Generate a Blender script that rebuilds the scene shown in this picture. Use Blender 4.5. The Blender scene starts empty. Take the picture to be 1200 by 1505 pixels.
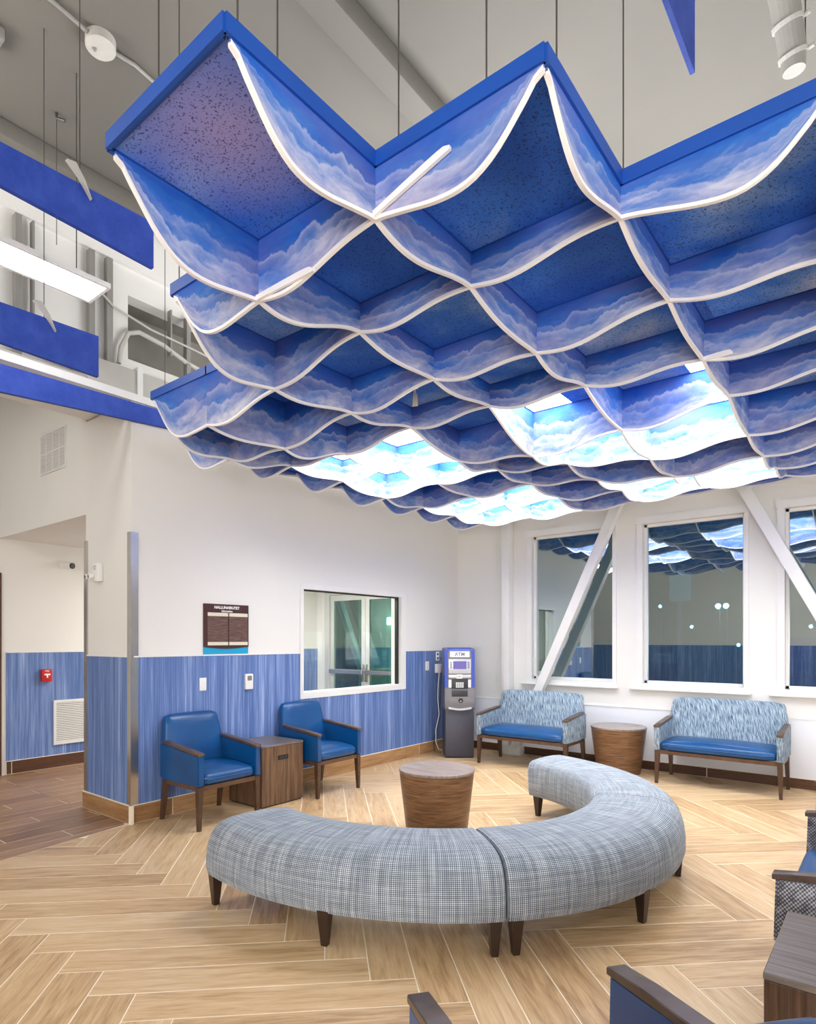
import bpy, bmesh, math, random
from mathutils import Vector, Matrix
random.seed(7)
S = bpy.context.scene
COL = S.collection
PI = math.pi
def lin(c):
    c = c/255.0
    return c/12.92 if c <= .04045 else ((c+.055)/1.055)**2.4
def rgb(r, g, b): return (lin(r), lin(g), lin(b), 1.0)

# ------------------------------------------------------------------ camera, light, exposure
cam = bpy.data.cameras.new('camera'); camo = bpy.data.objects.new('camera', cam); COL.objects.link(camo)
camo.location = (0, 0, 1.5); camo.rotation_euler = (PI/2, 0, math.radians(39.4066))
FPX, PX, HY = 919.6, 564.4, 941.17
cam.sensor_fit = 'VERTICAL'; cam.sensor_height = 36.0; cam.sensor_width = 36.0*1200/1505
cam.lens = FPX*36.0/1505
cam.shift_x = (600-PX)/1505; cam.shift_y = (HY-752.5)/1505
cam.clip_start = .05; cam.clip_end = 200
S.camera = camo
W = bpy.data.worlds.new('night'); S.world = W; W.use_nodes = True
W.node_tree.nodes['Background'].inputs[0].default_value = (.012, .02, .04, 1)
W.node_tree.nodes['Background'].inputs[1].default_value = 1.0
S.view_settings.view_transform = 'Standard'; S.view_settings.look = 'None'
S.view_settings.gamma = 1.0; S.view_settings.use_curve_mapping = False
S.view_settings.exposure = 0.0
E_CLOUD, E_PEND = 15.0, 11.0        # lamp strengths: light panels in the hanging ceiling, pendant strips
def area(name, loc, rot, sx, sy, power, col=(1, .97, .93)):
    l = bpy.data.lights.new(name, 'AREA'); l.shape = 'RECTANGLE'; l.size = sx; l.size_y = sy; l.energy = power; l.color = col
    o = bpy.data.objects.new(name, l); o.location = loc; o.rotation_euler = rot; COL.objects.link(o); return o
area('lobby_fill_rear', (.4, -2.6, 3.96), (math.radians(28), 0, math.radians(10)), 2.0, .5, 80)  # fill light added behind the camera, out of view
area('lobby_fill_side', (2.5, 2.0, 3.96), (0, math.radians(34), 0), 1.2, 4.0, 25)  # fill added high on the right, out of view
area('lobby_fill_left', (-5.6, -0.6, 4.0), (math.radians(20), math.radians(-25), 0), 1.6, 2.4, 80)  # fill added high on the left, no lamp known there
area('roof_fill_left', (-5.2, -.6, 4.3), (PI, 0, 0), 1.4, 2.6, 115)  # upward fill added to brighten the left of the roof deck
area('low_fill_rear', (.7, -4.40, 1.6), (math.radians(104), 0, math.radians(14)), 3.4, 1.5, 430)  # strong fill added to light the underside of the hanging ceiling
area('low_fill_side', (3.10, 2.6, 1.5), (0, math.radians(106), 0), 1.2, 6.0, 80)  # matching fill added from the unseen right wall
area('vestibule_fill', (-6.4, 5.4, 2.55), (0, 0, 0), .8, .8, 110)  # fill added to brighten the vestibule, its source unseen
area('street_fill', (-2.4, 8.1, 5.5), (math.radians(50), 0, 0), 8, 1.5, 350, (.92, 1, .96))  # fill added outside to light the sign and facade

# ------------------------------------------------------------------ material helpers
MAT = {}
class NT:
    def __init__(s, name):
        s.m = bpy.data.materials.new(name); s.m.use_nodes = True; s.t = s.m.node_tree; s.n = s.t.nodes
        s.b = s.n['Principled BSDF']; s.out = s.n['Material Output']; MAT[name] = s.m
    def new(s, kind, **kw):
        n = s.n.new(kind)
        for k, v in kw.items():
            if hasattr(n, k): setattr(n, k, v)
        return n
    def link(s, a, b): s.t.links.new(a, b)
    def val(s, sock, v):
        if isinstance(v, bpy.types.NodeSocket): s.link(v, sock)
        else: sock.default_value = v
    def math(s, op, a, b=0.0, c=None):
        n = s.n.new('ShaderNodeMath'); n.operation = op
        s.val(n.inputs[0], a); s.val(n.inputs[1], b)
        if c is not None: s.val(n.inputs[2], c)
        return n.outputs[0]
    def noise(s, vec, scale, detail=3, rough=.5, dist=0, w=None):
        n = s.n.new('ShaderNodeTexNoise')
        if w is not None: n.noise_dimensions = '4D'; s.val(n.inputs['W'], w)
        s.val(n.inputs['Vector'], vec); s.val(n.inputs['Scale'], scale); n.inputs['Detail'].default_value = detail
        n.inputs['Roughness'].default_value = rough; n.inputs['Distortion'].default_value = dist
        return n.outputs['Fac']
    def mapping(s, vec, scale=(1, 1, 1), rot=(0, 0, 0), loc=(0, 0, 0)):
        n = s.n.new('ShaderNodeMapping'); s.link(vec, n.inputs[0])
        n.inputs['Scale'].default_value = scale; n.inputs['Rotation'].default_value = rot; n.inputs['Location'].default_value = loc
        return n.outputs[0]
    def ramp(s, fac, stops, interp='LINEAR'):
        n = s.n.new('ShaderNodeValToRGB'); s.link(fac, n.inputs[0]); r = n.color_ramp; r.interpolation = interp
        while len(r.elements) < len(stops): r.elements.new(.5)
        for e, (p, c) in zip(r.elements, stops): e.position = p; e.color = c
        return n.outputs[0]
    def mix(s, f, a, b):
        n = s.n.new('ShaderNodeMix'); n.data_type = 'RGBA'
        s.val(n.inputs[0], f); s.val(n.inputs[6], a); s.val(n.inputs[7], b); return n.outputs[2]
    def coord(s, k='Object'): return s.new('ShaderNodeTexCoord').outputs[k]
    def rand(s): return s.new('ShaderNodeObjectInfo').outputs['Random']
    def sep(s, v):
        n = s.n.new('ShaderNodeSeparateXYZ'); s.link(v, n.inputs[0]); return n.outputs
    def comb(s, x, y, z):
        n = s.n.new('ShaderNodeCombineXYZ'); s.val(n.inputs[0], x); s.val(n.inputs[1], y); s.val(n.inputs[2], z); return n.outputs[0]
    def bump(s, h, strength=.3, dist=.01):
        n = s.n.new('ShaderNodeBump'); s.link(h, n.inputs['Height']); n.inputs['Strength'].default_value = strength
        n.inputs['Distance'].default_value = dist; s.link(n.outputs[0], s.b.inputs['Normal'])
    def col(s, c): s.val(s.b.inputs['Base Color'], c)
    def rough(s, r): s.val(s.b.inputs['Roughness'], r)

def plain(name, c, rough=.5, metal=0, var=.06, scale=6, bump=0, spec=None):
    t = NT(name); o = t.coord()
    n = t.noise(o, scale, 4)
    d = tuple(max(0, x*(1-var)) for x in c[:3])+(1,); e = tuple(min(1, x*(1+var)) for x in c[:3])+(1,)
    t.col(t.ramp(n, [(.3, d), (.7, e)])); t.rough(rough); t.b.inputs['Metallic'].default_value = metal
    if spec is not None: t.b.inputs['Specular IOR Level'].default_value = spec
    if bump: t.bump(t.noise(o, scale*20, 2), bump, .002)
    return t.m
def emit(name, c, strength):
    t = NT(name); e = t.new('ShaderNodeEmission'); e.inputs[0].default_value = c; e.inputs[1].default_value = strength
    t.link(e.outputs[0], t.out.inputs[0]); return t.m

plain('wall_paint', rgb(224, 223, 219), .75, var=.015, scale=1.5)
plain('wall_paint_low', rgb(226, 229, 236), .45, var=.015, scale=1.5)
plain('deck_paint', rgb(106, 103, 97), .85, var=.07, scale=.7, bump=.15)
plain('white_metal', rgb(226, 226, 224), .4, var=.02)
plain('white_plastic', rgb(235, 235, 232), .35, var=.02)
plain('grey_metal', rgb(150, 148, 144), .5, metal=.3, var=.06)
plain('duct_grey', rgb(186, 184, 178), .6, var=.06)
plain('pipe_paint', rgb(150, 148, 142), .6, var=.06)
plain('recess_grey', rgb(128, 125, 118), .8, var=.08, bump=.1)
plain('wire', rgb(95, 93, 90), .4, metal=.6)
plain('steel', rgb(190, 188, 184), .22, metal=1, var=.1, scale=3)
plain('aluminium', rgb(205, 205, 203), .35, metal=.4, var=.04)
plain('black', rgb(22, 22, 24), .45)
plain('grout', rgb(240, 228, 206), .8, var=.04, scale=20)
plain('edge_white', rgb(236, 235, 236), .45, var=.02)
plain('blue_trim', rgb(14, 74, 166), .5, var=.08, scale=4)
plain('leg_wood', rgb(78, 56, 42), .35, var=.25, scale=14)
plain('frame_wood', rgb(92, 66, 48), .35, var=.25, scale=14)
plain('arm_wood', rgb(84, 66, 56), .3, var=.25, scale=14)
plain('bench_leg', rgb(52, 36, 28), .3, var=.2, scale=12)
plain('charcoal', rgb(70, 70, 82), .5, var=.05, scale=30, bump=.1)
plain('machine_grey', rgb(120, 118, 122), .4, var=.04)
plain('machine_dark', rgb(50, 50, 56), .4)
plain('machine_silver', rgb(205, 206, 212), .3, metal=.3, var=.03)
plain('machine_blue', rgb(62, 84, 178), .35, var=.05)
plain('alarm_red', rgb(196, 26, 34), .4, var=.05)
plain('sign_cyan', rgb(20, 158, 204), .5, var=.03)
plain('sign_cream', rgb(218, 212, 192), .5, var=.03)
plain('sign_white', rgb(245, 244, 240), .5, var=.01)
plain('asphalt', rgb(60, 66, 74), .9, var=.2)
plain('siding', rgb(120, 108, 96), .8, var=.12)
plain('facade', rgb(150, 142, 128), .8, var=.05)
plain('crate_brown', rgb(110, 80, 58), .7, var=.2)
plain('teal_wall', rgb(120, 190, 172), .7, var=.06)
emit('panel_light', (1, .985, .96, 1), E_CLOUD)
emit('strip_light', (1, .985, .96, 1), E_PEND)
emit('fill_panel_glow', (1, .98, .95, 1), 2.0)  # glow of the added fill panels
emit('screen_light', rgb(140, 130, 200), 1.0)
emit('topper_light', rgb(225, 228, 255), 1.3)
emit('street_light', (.85, 1, .95, 1), 40)
emit('street_lamp_shade', (.85, 1, .93, 1), 12)

def m_blue_board():
    t = NT('blue_board'); n = t.noise(t.coord(), 9, 6, .7)
    t.col(t.ramp(n, [(.3, rgb(26, 60, 160)), (.7, rgb(52, 84, 182))])); t.rough(.7)
m_blue_board()
def m_wainscot():
    t = NT('wainscot'); x, y, z = t.sep(t.coord())
    s = t.math('ADD', x, y)
    v = t.comb(s, 0, t.math('MULTIPLY', z, .02))
    a = t.noise(v, 16, 5, .75); b = t.noise(v, 90, 2, .6); c = t.noise(v, 3, 2)
    m = t.math('ADD', t.math('MULTIPLY', a, .65), t.math('MULTIPLY', b, .35))
    m = t.math('ADD', m, t.math('MULTIPLY', t.math('SUBTRACT', c, .5), .25))
    t.col(t.ramp(m, [(.3, rgb(56, 82, 136)), (.47, rgb(88, 116, 172)), (.56, rgb(118, 143, 195)), (.68, rgb(178, 193, 226))]))
    t.rough(.55); t.bump(b, .15, .003)
m_wainscot()
def m_plank(name, dark, mid, light, rg):
    t = NT(name); o = t.coord(); r = t.rand()
    v = t.mapping(o, (1.4, 13, 13))
    w = t.math('MULTIPLY', r, 40)
    a = t.noise(v, 2.2, 6, .62, .8, w); b = t.noise(t.mapping(o, (3, 90, 90)), 2, 3, .6, 0, w)
    m = t.math('ADD', t.math('MULTIPLY', a, .7), t.math('MULTIPLY', b, .3))
    m = t.math('ADD', m, t.math('MULTIPLY', t.math('SUBTRACT', r, .5), .16))
    t.col(t.ramp(m, [(.3, dark), (.5, mid), (.7, light)])); t.rough(rg)
    t.bump(b, .12, .002)
m_plank('oak_plank', rgb(154, 119, 82), rgb(202, 169, 126), rgb(222, 197, 160), .32)
m_plank('dark_plank', rgb(116, 84, 60), rgb(150, 116, 88), rgb(174, 140, 112), .38)
m_plank('base_plank', rgb(128, 90, 54), rgb(166, 126, 84), rgb(194, 156, 112), .4)
m_plank('base_dark', rgb(62, 38, 26), rgb(84, 54, 38), rgb(104, 70, 50), .4)
def m_walnut(name, scl, dark, mid, light, rg=.35):
    t = NT(name); o = t.coord(); v = t.mapping(o, scl)
    a = t.noise(v, 3, 6, .65, .6)
    t.col(t.ramp(a, [(.32, dark), (.5, mid), (.68, light)])); t.rough(rg)
m_walnut('walnut_vertical', (22, 22, .8), rgb(66, 46, 34), rgb(104, 78, 58), rgb(134, 104, 80))
m_walnut('walnut_dark', (22, 22, .8), rgb(48, 32, 24), rgb(74, 52, 38), rgb(98, 70, 52))
m_walnut('walnut_around', (1.6, 1.6, 26), rgb(74, 50, 34), rgb(112, 80, 54), rgb(146, 108, 76))
m_walnut('laminate_top', (1.2, 30, 4), rgb(84, 74, 70), rgb(108, 98, 92), rgb(132, 120, 112), .28)
m_walnut('round_top', (1.2, 26, 4), rgb(120, 106, 98), rgb(140, 126, 118), rgb(160, 146, 138), .25)
m_walnut('sign_wood', (4, 4, 40), rgb(72, 48, 42), rgb(98, 72, 64), rgb(120, 92, 84), .5)
plain('sign_dark', rgb(66, 34, 30), .4, var=.1)
def m_vinyl():
    t = NT('blue_vinyl'); o = t.coord(); n = t.noise(o, 3, 3); f = t.noise(o, 260, 2)
    t.col(t.ramp(n, [(.3, rgb(6, 66, 120)), (.7, rgb(12, 82, 142))])); t.rough(.29); t.bump(f, .08, .001)
m_vinyl()
def m_bench():
    t = NT('bench_fabric'); u, v, _ = t.sep(t.coord('UV'))
    cu = t.math('SINE', t.math('MULTIPLY', u, 2*PI/.0085)); cv = t.math('SINE', t.math('MULTIPLY', v, 2*PI/.009))
    line = t.noise(t.comb(t.math('MULTIPLY', u, 62), t.math('MULTIPLY', v, 3), 0), 1, 2, .5)
    line2 = t.noise(t.comb(t.math('MULTIPLY', u, 5), t.math('MULTIPLY', v, 60), 3), 1, 2, .5)
    m = t.math('ADD', t.math('MULTIPLY', cu, .2), t.math('MULTIPLY', cv, .2))
    m = t.math('ADD', m, t.math('ADD', t.math('MULTIPLY', line, .58), t.math('MULTIPLY', line2, .40)))
    t.col(t.ramp(m, [(.25, rgb(84, 92, 104)), (.5, rgb(126, 136, 149)), (.68, rgb(170, 180, 189)), (.85, rgb(210, 216, 220))]))
    t.rough(.9); t.bump(m, .35, .003)
m_bench()
def m_love():
    t = NT('loveseat_fabric'); o = t.coord(); x, y, z = t.sep(o)
    wob = t.noise(t.comb(t.math('MULTIPLY', x, 14), t.math('MULTIPLY', y, 14), t.math('MULTIPLY', z, 20)), 1, 2)
    h = t.math('ADD', t.math('ADD', x, y), t.math('MULTIPLY', wob, .03))
    a = t.noise(t.comb(t.math('MULTIPLY', h, 95), 0, t.math('MULTIPLY', z, 11)), 1, 3, .6)
    t.col(t.ramp(a, [(.36, rgb(62, 84, 108)), (.46, rgb(114, 136, 156)), (.56, rgb(154, 172, 186)), (.68, rgb(192, 203, 211))]))
    t.rough(.9); t.bump(a, .25, .002)
m_love()
def m_check():
    t = NT('check_fabric'); o = t.coord(); x, y, z = t.sep(o)
    h = t.math('ADD', x, y)
    a = t.math('SINE', t.math('MULTIPLY', h, 2*PI/.014)); b = t.math('SINE', t.math('MULTIPLY', z, 2*PI/.016))
    n = t.noise(o, 30, 2)
    m = t.math('ADD', t.math('MULTIPLY', t.math('MULTIPLY', a, b), .35), n)
    t.col(t.ramp(m, [(.3, rgb(70, 68, 76)), (.55, rgb(112, 112, 122)), (.75, rgb(176, 178, 186))])); t.rough(.9); t.bump(m, .3, .003)
m_check()
def m_baffle():
    t = NT('baffle_paint'); uv = t.coord('UV'); u, v, _ = t.sep(uv); r = t.rand(); w = t.math('MULTIPLY', r, 60)
    sky = t.comb(t.math('MULTIPLY', u, 2.6), t.math('MULTIPLY', v, 1.5), 0)
    n1 = t.noise(sky, 1.3, 4, .6, .8, w); n2 = t.noise(sky, 5.0, 4, .6, 1.2, w)
    m = t.math('ADD', t.math('MULTIPLY', v, .64), t.math('ADD', t.math('MULTIPLY', t.math('SUBTRACT', n1, .5), 1.2), t.math('MULTIPLY', t.math('SUBTRACT', n2, .5), .4)))
    c = t.ramp(m, [(.0, rgb(16, 86, 184)), (.26, rgb(40, 104, 190)), (.45, rgb(100, 132, 196)), (.63, rgb(164, 172, 206)), (.85, rgb(218, 217, 226))])
    pur = t.noise(sky, .9, 2, .5, 0, t.math('ADD', w, 9.0))
    pf = t.math('MULTIPLY', t.ramp(pur, [(.42, (0, 0, 0, 1)), (.66, (1, 1, 1, 1))]), .45)
    c = t.mix(pf, c, rgb(110, 108, 172))
    for off, h0, amp, sc in ((21.0, .34, .9, 5.0), (33.0, .60, .7, 7.0)):      # airbrushed cloud banks: crisp upper edge fading downward
        ln = t.noise(t.comb(t.math('MULTIPLY', u, sc), t.math('MULTIPLY', v, .6), off), 1, 5, .6, .5, w)
        e = t.math('SUBTRACT', v, t.math('ADD', h0, t.math('MULTIPLY', t.math('SUBTRACT', ln, .5), amp)))
        f = t.ramp(e, [(.0, (0, 0, 0, 1)), (.03, (.50, .50, .50, 1)), (.12, (.2, .2, .2, 1)), (.30, (0, 0, 0, 1))])
        pt = t.ramp(t.noise(t.comb(t.math('MULTIPLY', u, 2.2), v, off+5), 1, 2, .5, 0, w), [(.36, (.15, .15, .15, 1)), (.60, (1, 1, 1, 1))])
        c = t.mix(t.math('MULTIPLY', f, pt), c, rgb(206, 208, 226))
    t.col(c)
    t.rough(.75)
m_baffle()
def m_tile():
    t = NT('tile_paint'); g = t.new('ShaderNodeNewGeometry').outputs['Position']
    n = t.noise(t.mapping(g, loc=(3.1, 1.7, 0)), 1.25, 3, .55, .3); p = t.noise(t.mapping(g, loc=(8.2, 4.0, 0)), 1.0, 2)
    c = t.ramp(n, [(.34, rgb(26, 88, 194)), (.48, rgb(48, 112, 212)), (.57, rgb(104, 150, 222)), (.70, rgb(184, 198, 228))])
    dx = t.new('ShaderNodeVectorMath'); dx.operation = 'DISTANCE'; t.link(g, dx.inputs[0]); dx.inputs[1].default_value = (-1.62, 1.22, 3.1)
    blush = t.ramp(t.math('ADD', dx.outputs['Value'], t.math('MULTIPLY', p, .25)), [(.18, (1, 1, 1, 1)), (.56, (0, 0, 0, 1))])
    c = t.mix(t.math('MULTIPLY', blush, .85), c, rgb(164, 154, 212))
    sp = t.noise(g, 140, 2, .6)
    f = t.ramp(sp, [(.585, (0, 0, 0, 1)), (.625, (1, 1, 1, 1))])
    t.col(t.mix(t.math('MULTIPLY', f, .8), c, rgb(22, 34, 92))); t.rough(.85)
m_tile()
def m_glass(name, tint, refl, fres=.5):
    t = NT(name); a = t.new('ShaderNodeBsdfTransparent'); a.inputs[0].default_value = tint
    g = t.new('ShaderNodeBsdfGlossy'); g.inputs['Roughness'].default_value = 0.0; g.inputs[0].default_value = (.94, .97, .95, 1)
    lw = t.new('ShaderNodeLayerWeight'); lw.inputs[0].default_value = .3
    f = t.math('ADD', t.math('MULTIPLY', lw.outputs['Fresnel'], fres), refl)
    m = t.new('ShaderNodeMixShader'); t.link(f, m.inputs[0]); t.link(a.outputs[0], m.inputs[1]); t.link(g.outputs[0], m.inputs[2])
    t.link(m.outputs[0], t.out.inputs[0])
m_glass('window_glass', (.28, .60, .72, 1), .40)
m_glass('clear_glass', (.94, .97, .96, 1), .008, .06)
m_glass('door_glass', (.55, .82, .78, 1), .05, .3)

# ------------------------------------------------------------------ mesh helpers
def link(name, me, mat, parent=None, loc=(0, 0, 0), rot=(0, 0, 0)):
    o = bpy.data.objects.new(name, me); COL.objects.link(o)
    if mat and not me.materials: me.materials.append(MAT[mat])
    if parent: o.parent = parent
    o.location = loc; o.rotation_euler = rot
    return o
def from_bm(name, bm, mat, parent=None, smooth=False, **kw):
    bmesh.ops.recalc_face_normals(bm, faces=bm.faces[:])
    me = bpy.data.meshes.new(name); bm.to_mesh(me); bm.free()
    if smooth:
        for p in me.polygons: p.use_smooth = True
        if smooth != 2: me.set_sharp_from_angle(angle=math.radians(42))
    return link(name, me, mat, parent, **kw)
def pyd(name, v, f, mat, parent=None, smooth=False, uv=None, **kw):
    me = bpy.data.meshes.new(name); me.from_pydata(v, [], f); me.update()
    if uv:
        L = me.uv_layers.new(name='UVMap')
        for i, l in enumerate(me.loops): L.data[i].uv = uv[l.vertex_index]
    if smooth:
        for p in me.polygons: p.use_smooth = True
        me.set_sharp_from_angle(angle=math.radians(50))
    return link(name, me, mat, parent, **kw)
def BM(): return bmesh.new()
def abox(bm, x0, x1, y0, y1, z0, z1, bevel=0, seg=1):
    t = bmesh.new() if bevel else bm
    vs = [t.verts.new((x, y, z)) for x in (x0, x1) for y in (y0, y1) for z in (z0, z1)]
    for q in ((0, 1, 3, 2), (4, 6, 7, 5), (0, 4, 5, 1), (2, 3, 7, 6), (0, 2, 6, 4), (1, 5, 7, 3)): t.faces.new([vs[i] for i in q])
    if bevel:
        bmesh.ops.recalc_face_normals(t, faces=t.faces[:])
        bmesh.ops.bevel(t, geom=t.edges[:], offset=bevel, segments=seg, affect='EDGES', profile=.5)
        merge(bm, t)
    return bm
def merge(bm, t, M=None):
    idx = {}
    for v in t.verts: idx[v] = bm.verts.new(M @ v.co if M else v.co)
    for f in t.faces: bm.faces.new([idx[v] for v in f.verts])
    t.free()
def taper(bm, cx0, cy0, z0, w0, d0, cx1, cy1, z1, w1, d1):
    a = [bm.verts.new((cx0+sx*w0/2, cy0+sy*d0/2, z0)) for sx, sy in ((-1, -1), (1, -1), (1, 1), (-1, 1))]
    b = [bm.verts.new((cx1+sx*w1/2, cy1+sy*d1/2, z1)) for sx, sy in ((-1, -1), (1, -1), (1, 1), (-1, 1))]
    bm.faces.new(a[::-1]); bm.faces.new(b)
    for i in range(4): bm.faces.new((a[i], a[(i+1) % 4], b[(i+1) % 4], b[i]))
def tube(bm, pts, r, n=8):
    pts = [Vector(p) for p in pts]; rings = []
    for i, p in enumerate(pts):
        d = (pts[min(i+1, len(pts)-1)]-pts[max(i-1, 0)]).normalized()
        u = d.orthogonal().normalized() if i == 0 else (u - d*u.dot(d)).normalized()
        w = d.cross(u); rr = r[i] if isinstance(r, (list, tuple)) else r
        rings.append([bm.verts.new(p+(u*math.cos(2*PI*k/n)+w*math.sin(2*PI*k/n))*rr) for k in range(n)])
    for a, b in zip(rings, rings[1:]):
        for k in range(n): bm.faces.new((a[k], a[(k+1) % n], b[(k+1) % n], b[k]))
    bm.faces.new(rings[0][::-1]); bm.faces.new(rings[-1])
def lathe(bm, prof, n=40, c=(0, 0, 0)):
    rings = [[bm.verts.new((c[0]+r*math.cos(2*PI*k/n), c[1]+r*math.sin(2*PI*k/n), c[2]+z)) for k in range(n)] for r, z in prof]
    for a, b in zip(rings, rings[1:]):
        for k in range(n): bm.faces.new((a[k], a[(k+1) % n], b[(k+1) % n], b[k]))
    bm.faces.new(rings[0][::-1]); bm.faces.new(rings[-1])
def prism(bm, poly, axis, a, b):
    """polygon in the plane across `axis` ('x','y','z'), extruded a..b"""
    def P(p, t): return {'x': (t, p[0], p[1]), 'y': (p[0], t, p[1]), 'z': (p[0], p[1], t)}[axis]
    A = [bm.verts.new(P(p, a)) for p in poly]; B = [bm.verts.new(P(p, b)) for p in poly]
    bm.faces.new(A); bm.faces.new(B[::-1]); n = len(poly)
    for i in range(n): bm.faces.new((A[i], A[(i+1) % n], B[(i+1) % n], B[i]))
def pillow(bm, c, h, r, crown=0, cuts=7, fn=None):
    t = bmesh.new(); bmesh.ops.create_cube(t, size=2)
    bmesh.ops.subdivide_edges(t, edges=t.edges[:], cuts=cuts, use_grid_fill=True)
    for v in t.verts:
        n = v.co.copy()
        p = Vector((n.x*h[0], n.y*h[1], n.z*h[2]))
        q = Vector([max(-(h[i]-r), min(h[i]-r, p[i])) for i in range(3)])
        d = p-q
        if d.length > 1e-6: p = q+d.normalized()*min(r, d.length if d.length < r else r)
        if crown and n.z > 0: p.z += crown*(1-n.x**2)*(1-n.y**2)*n.z
        v.co = p
        if fn: v.co = fn(v.co, n)
        v.co += Vector(c)
    merge(bm, t)
def box(name, x0, x1, y0, y1, z0, z1, mat, parent=None, bevel=0, seg=2, **kw):
    return from_bm(name, abox(BM(), x0, x1, y0, y1, z0, z1, bevel, seg), mat, parent, smooth=bool(bevel), **kw)
def thing(name, label, cat, loc=(0, 0, 0), rz=0, group=None):
    o = bpy.data.objects.new(name, None); o.empty_display_size = .1; COL.objects.link(o)
    o.location = loc; o.rotation_euler = (0, 0, rz); tag(o, label, cat, group); return o
def tag(o, label, cat, group=None):
    o['label'] = label; o['category'] = cat
    if group: o['group'] = group
    return o
def struct(o): o['kind'] = 'structure'; return o
def stuff(o): o['kind'] = 'stuff'; return o
def copy_tree(o, parent=None, **kw):
    c = o.copy(); COL.objects.link(c)
    if parent: c.parent = parent
    for ch in o.children: copy_tree(ch, c)
    for k, v in kw.items():
        if k in ('label', 'category', 'group'): c[k] = v
        else: setattr(c, k, v)
    return c
def text_mesh(name, body, size, mat, parent, loc, rot, ext=.001, bold=0.0, align='CENTER'):
    cu = bpy.data.curves.new('t', 'FONT'); cu.body = body; cu.size = size; cu.extrude = ext; cu.offset = bold
    cu.align_x = align; cu.align_y = 'CENTER'; cu.resolution_u = 2
    tmp = bpy.data.objects.new('t', cu); COL.objects.link(tmp)
    bpy.context.view_layer.update()
    me = bpy.data.meshes.new_from_object(tmp.evaluated_get(bpy.context.evaluated_depsgraph_get()))
    me.name = name; bpy.data.objects.remove(tmp); bpy.data.curves.remove(cu)
    me.materials.clear()
    return link(name, me, mat, parent, loc=loc, rot=rot)

# ------------------------------------------------------------------ the shell
XL, YF = -4.85, 7.57                 # left wall face, window wall face
XR, YB, ZD = 3.2, -4.5, 5.5          # right wall, back wall, roof deck
WZ = 1.36                            # top of the blue wall covering
wl = struct(from_bm('wall_left', (lambda b: (abox(b, XL-.14, XL, 2.645, 4.55, 0, 3.46), abox(b, XL-.14, XL, 6.24, YF, 0, 3.46),
    abox(b, XL-.14, XL, 4.55, 6.24, 0, .93), abox(b, XL-.14, XL, 4.55, 6.24, 2.05, 3.46), b)[-1])(BM()), 'wall_paint'))
struct(box('wall_column', -5.64, XL-.14, 2.645, 2.79, 0, 3.46, 'wall_paint'))
struct(box('wall_header', -7.7, -5.64, 2.645, 2.79, 2.63, 4.4, 'wall_paint'))
struct(box('wall_hall', -7.85, -7.7, YB, YF, 0, ZD, 'wall_paint'))
struct(box('wall_hall_inner', -5.64, -5.5, 2.79, 4.2, 0, 2.63, 'wall_paint'))
struct(box('ceiling_hall', -7.7, XL-.14, 2.79, YF, 2.63, 2.72, 'wall_paint'))
WIN = [(-3.703, -2.650), (-2.300, -1.262), (-.893, .145), (.514, 1.552), (1.92, 2.95)]
Z0, Z1 = 1.0, 2.855
b = BM(); xs = XL
for (a, c) in WIN:
    abox(b, xs, a, YF, YF+.2, 0, ZD); abox(b, a, c, YF, YF+.2, 0, Z0); abox(b, a, c, YF, YF+.2, Z1, ZD); xs = c
abox(b, xs, XR, YF, YF+.2, 0, ZD)
struct(from_bm('wall_window', b, 'wall_paint'))
struct(box('wall_right', XR, XR+.15, YB, YF+.2, 0, ZD, 'wall_paint'))
struct(box('wall_back', -7.85, XR, YB-.15, YB, 0, ZD, 'wall_paint'))
struct(box('ceiling', -7.85, XR+.15, YB-.15, YF+.2, ZD, ZD+.1, 'deck_paint'))
deck_beam = struct(box('trim_1', -2.80, -2.60, YB, YF, ZD-.17, ZD, 'deck_paint', bevel=.03))
struct(box('trim_2', -5.45, -5.28, 0, YF, ZD-.14, ZD, 'deck_paint', bevel=.02))
# blue wall covering with its cap trim
def cover(name, x0, x1, y0, y1, z1=WZ, holes=()):
    return struct(box(name, x0, x1, y0, y1, .15, z1, 'wainscot'))
b = BM(); 
for (a, c, z0, z1) in ((2.66, 4.515, .148, WZ), (4.515, 6.325, .148, .883), (6.325, YF, .148, WZ)): abox(b, XL, XL+.008, a, c, z0, z1)
struct(from_bm('trim_3', b, 'wainscot'))
b = BM()
abox(b, XL, XL+.014, 2.66, 4.515, WZ, WZ+.012); abox(b, XL, XL+.014, 6.325, YF, WZ, WZ+.012)
struct(from_bm('trim_4', b, 'white_metal'))
struct(box('trim_5', -5.60, -4.90, 2.637, 2.645, .148, WZ, 'wainscot'))
struct(box('trim_6', -5.60, -4.90, 2.632, 2.645, WZ, WZ+.012, 'white_metal'))
struct(box('trim_7', -7.7, -7.692, 2.72, YF, .15, WZ, 'wainscot'))
struct(box('trim_8', -7.7, -7.686, 2.72, YF, WZ, WZ+.012, 'white_metal'))
struct(box('trim_9', XR-.008, XR, YB, YF, .15, WZ, 'wainscot'))
struct(box('trim_10', -7.7, XR-.008, YB, YB+.008, .15, WZ, 'wainscot'))
# steel corner guards
b = BM(); abox(b, XL-.045, XL+.012, 2.633, 2.645, .15, 2.39); abox(b, XL, XL+.012, 2.645, 2.70, .15, 2.39)
struct(from_bm('trim_11', b, 'steel'))
b = BM(); abox(b, -5.655, -5.60, 2.633, 2.645, .15, 2.39); abox(b, -5.652, -5.64, 2.645, 2.70, .15, 2.39)
struct(from_bm('trim_12', b, 'steel'))
# lower panel of the window wall and its rail
struct(box('trim_13', XL+.012, XR-.01, YF-.02, YF, .11, .70, 'wall_paint_low'))
struct(box('trim_14', XL+.012, XR-.01, YF-.026, YF, .70, .715, 'white_metal'))
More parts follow.
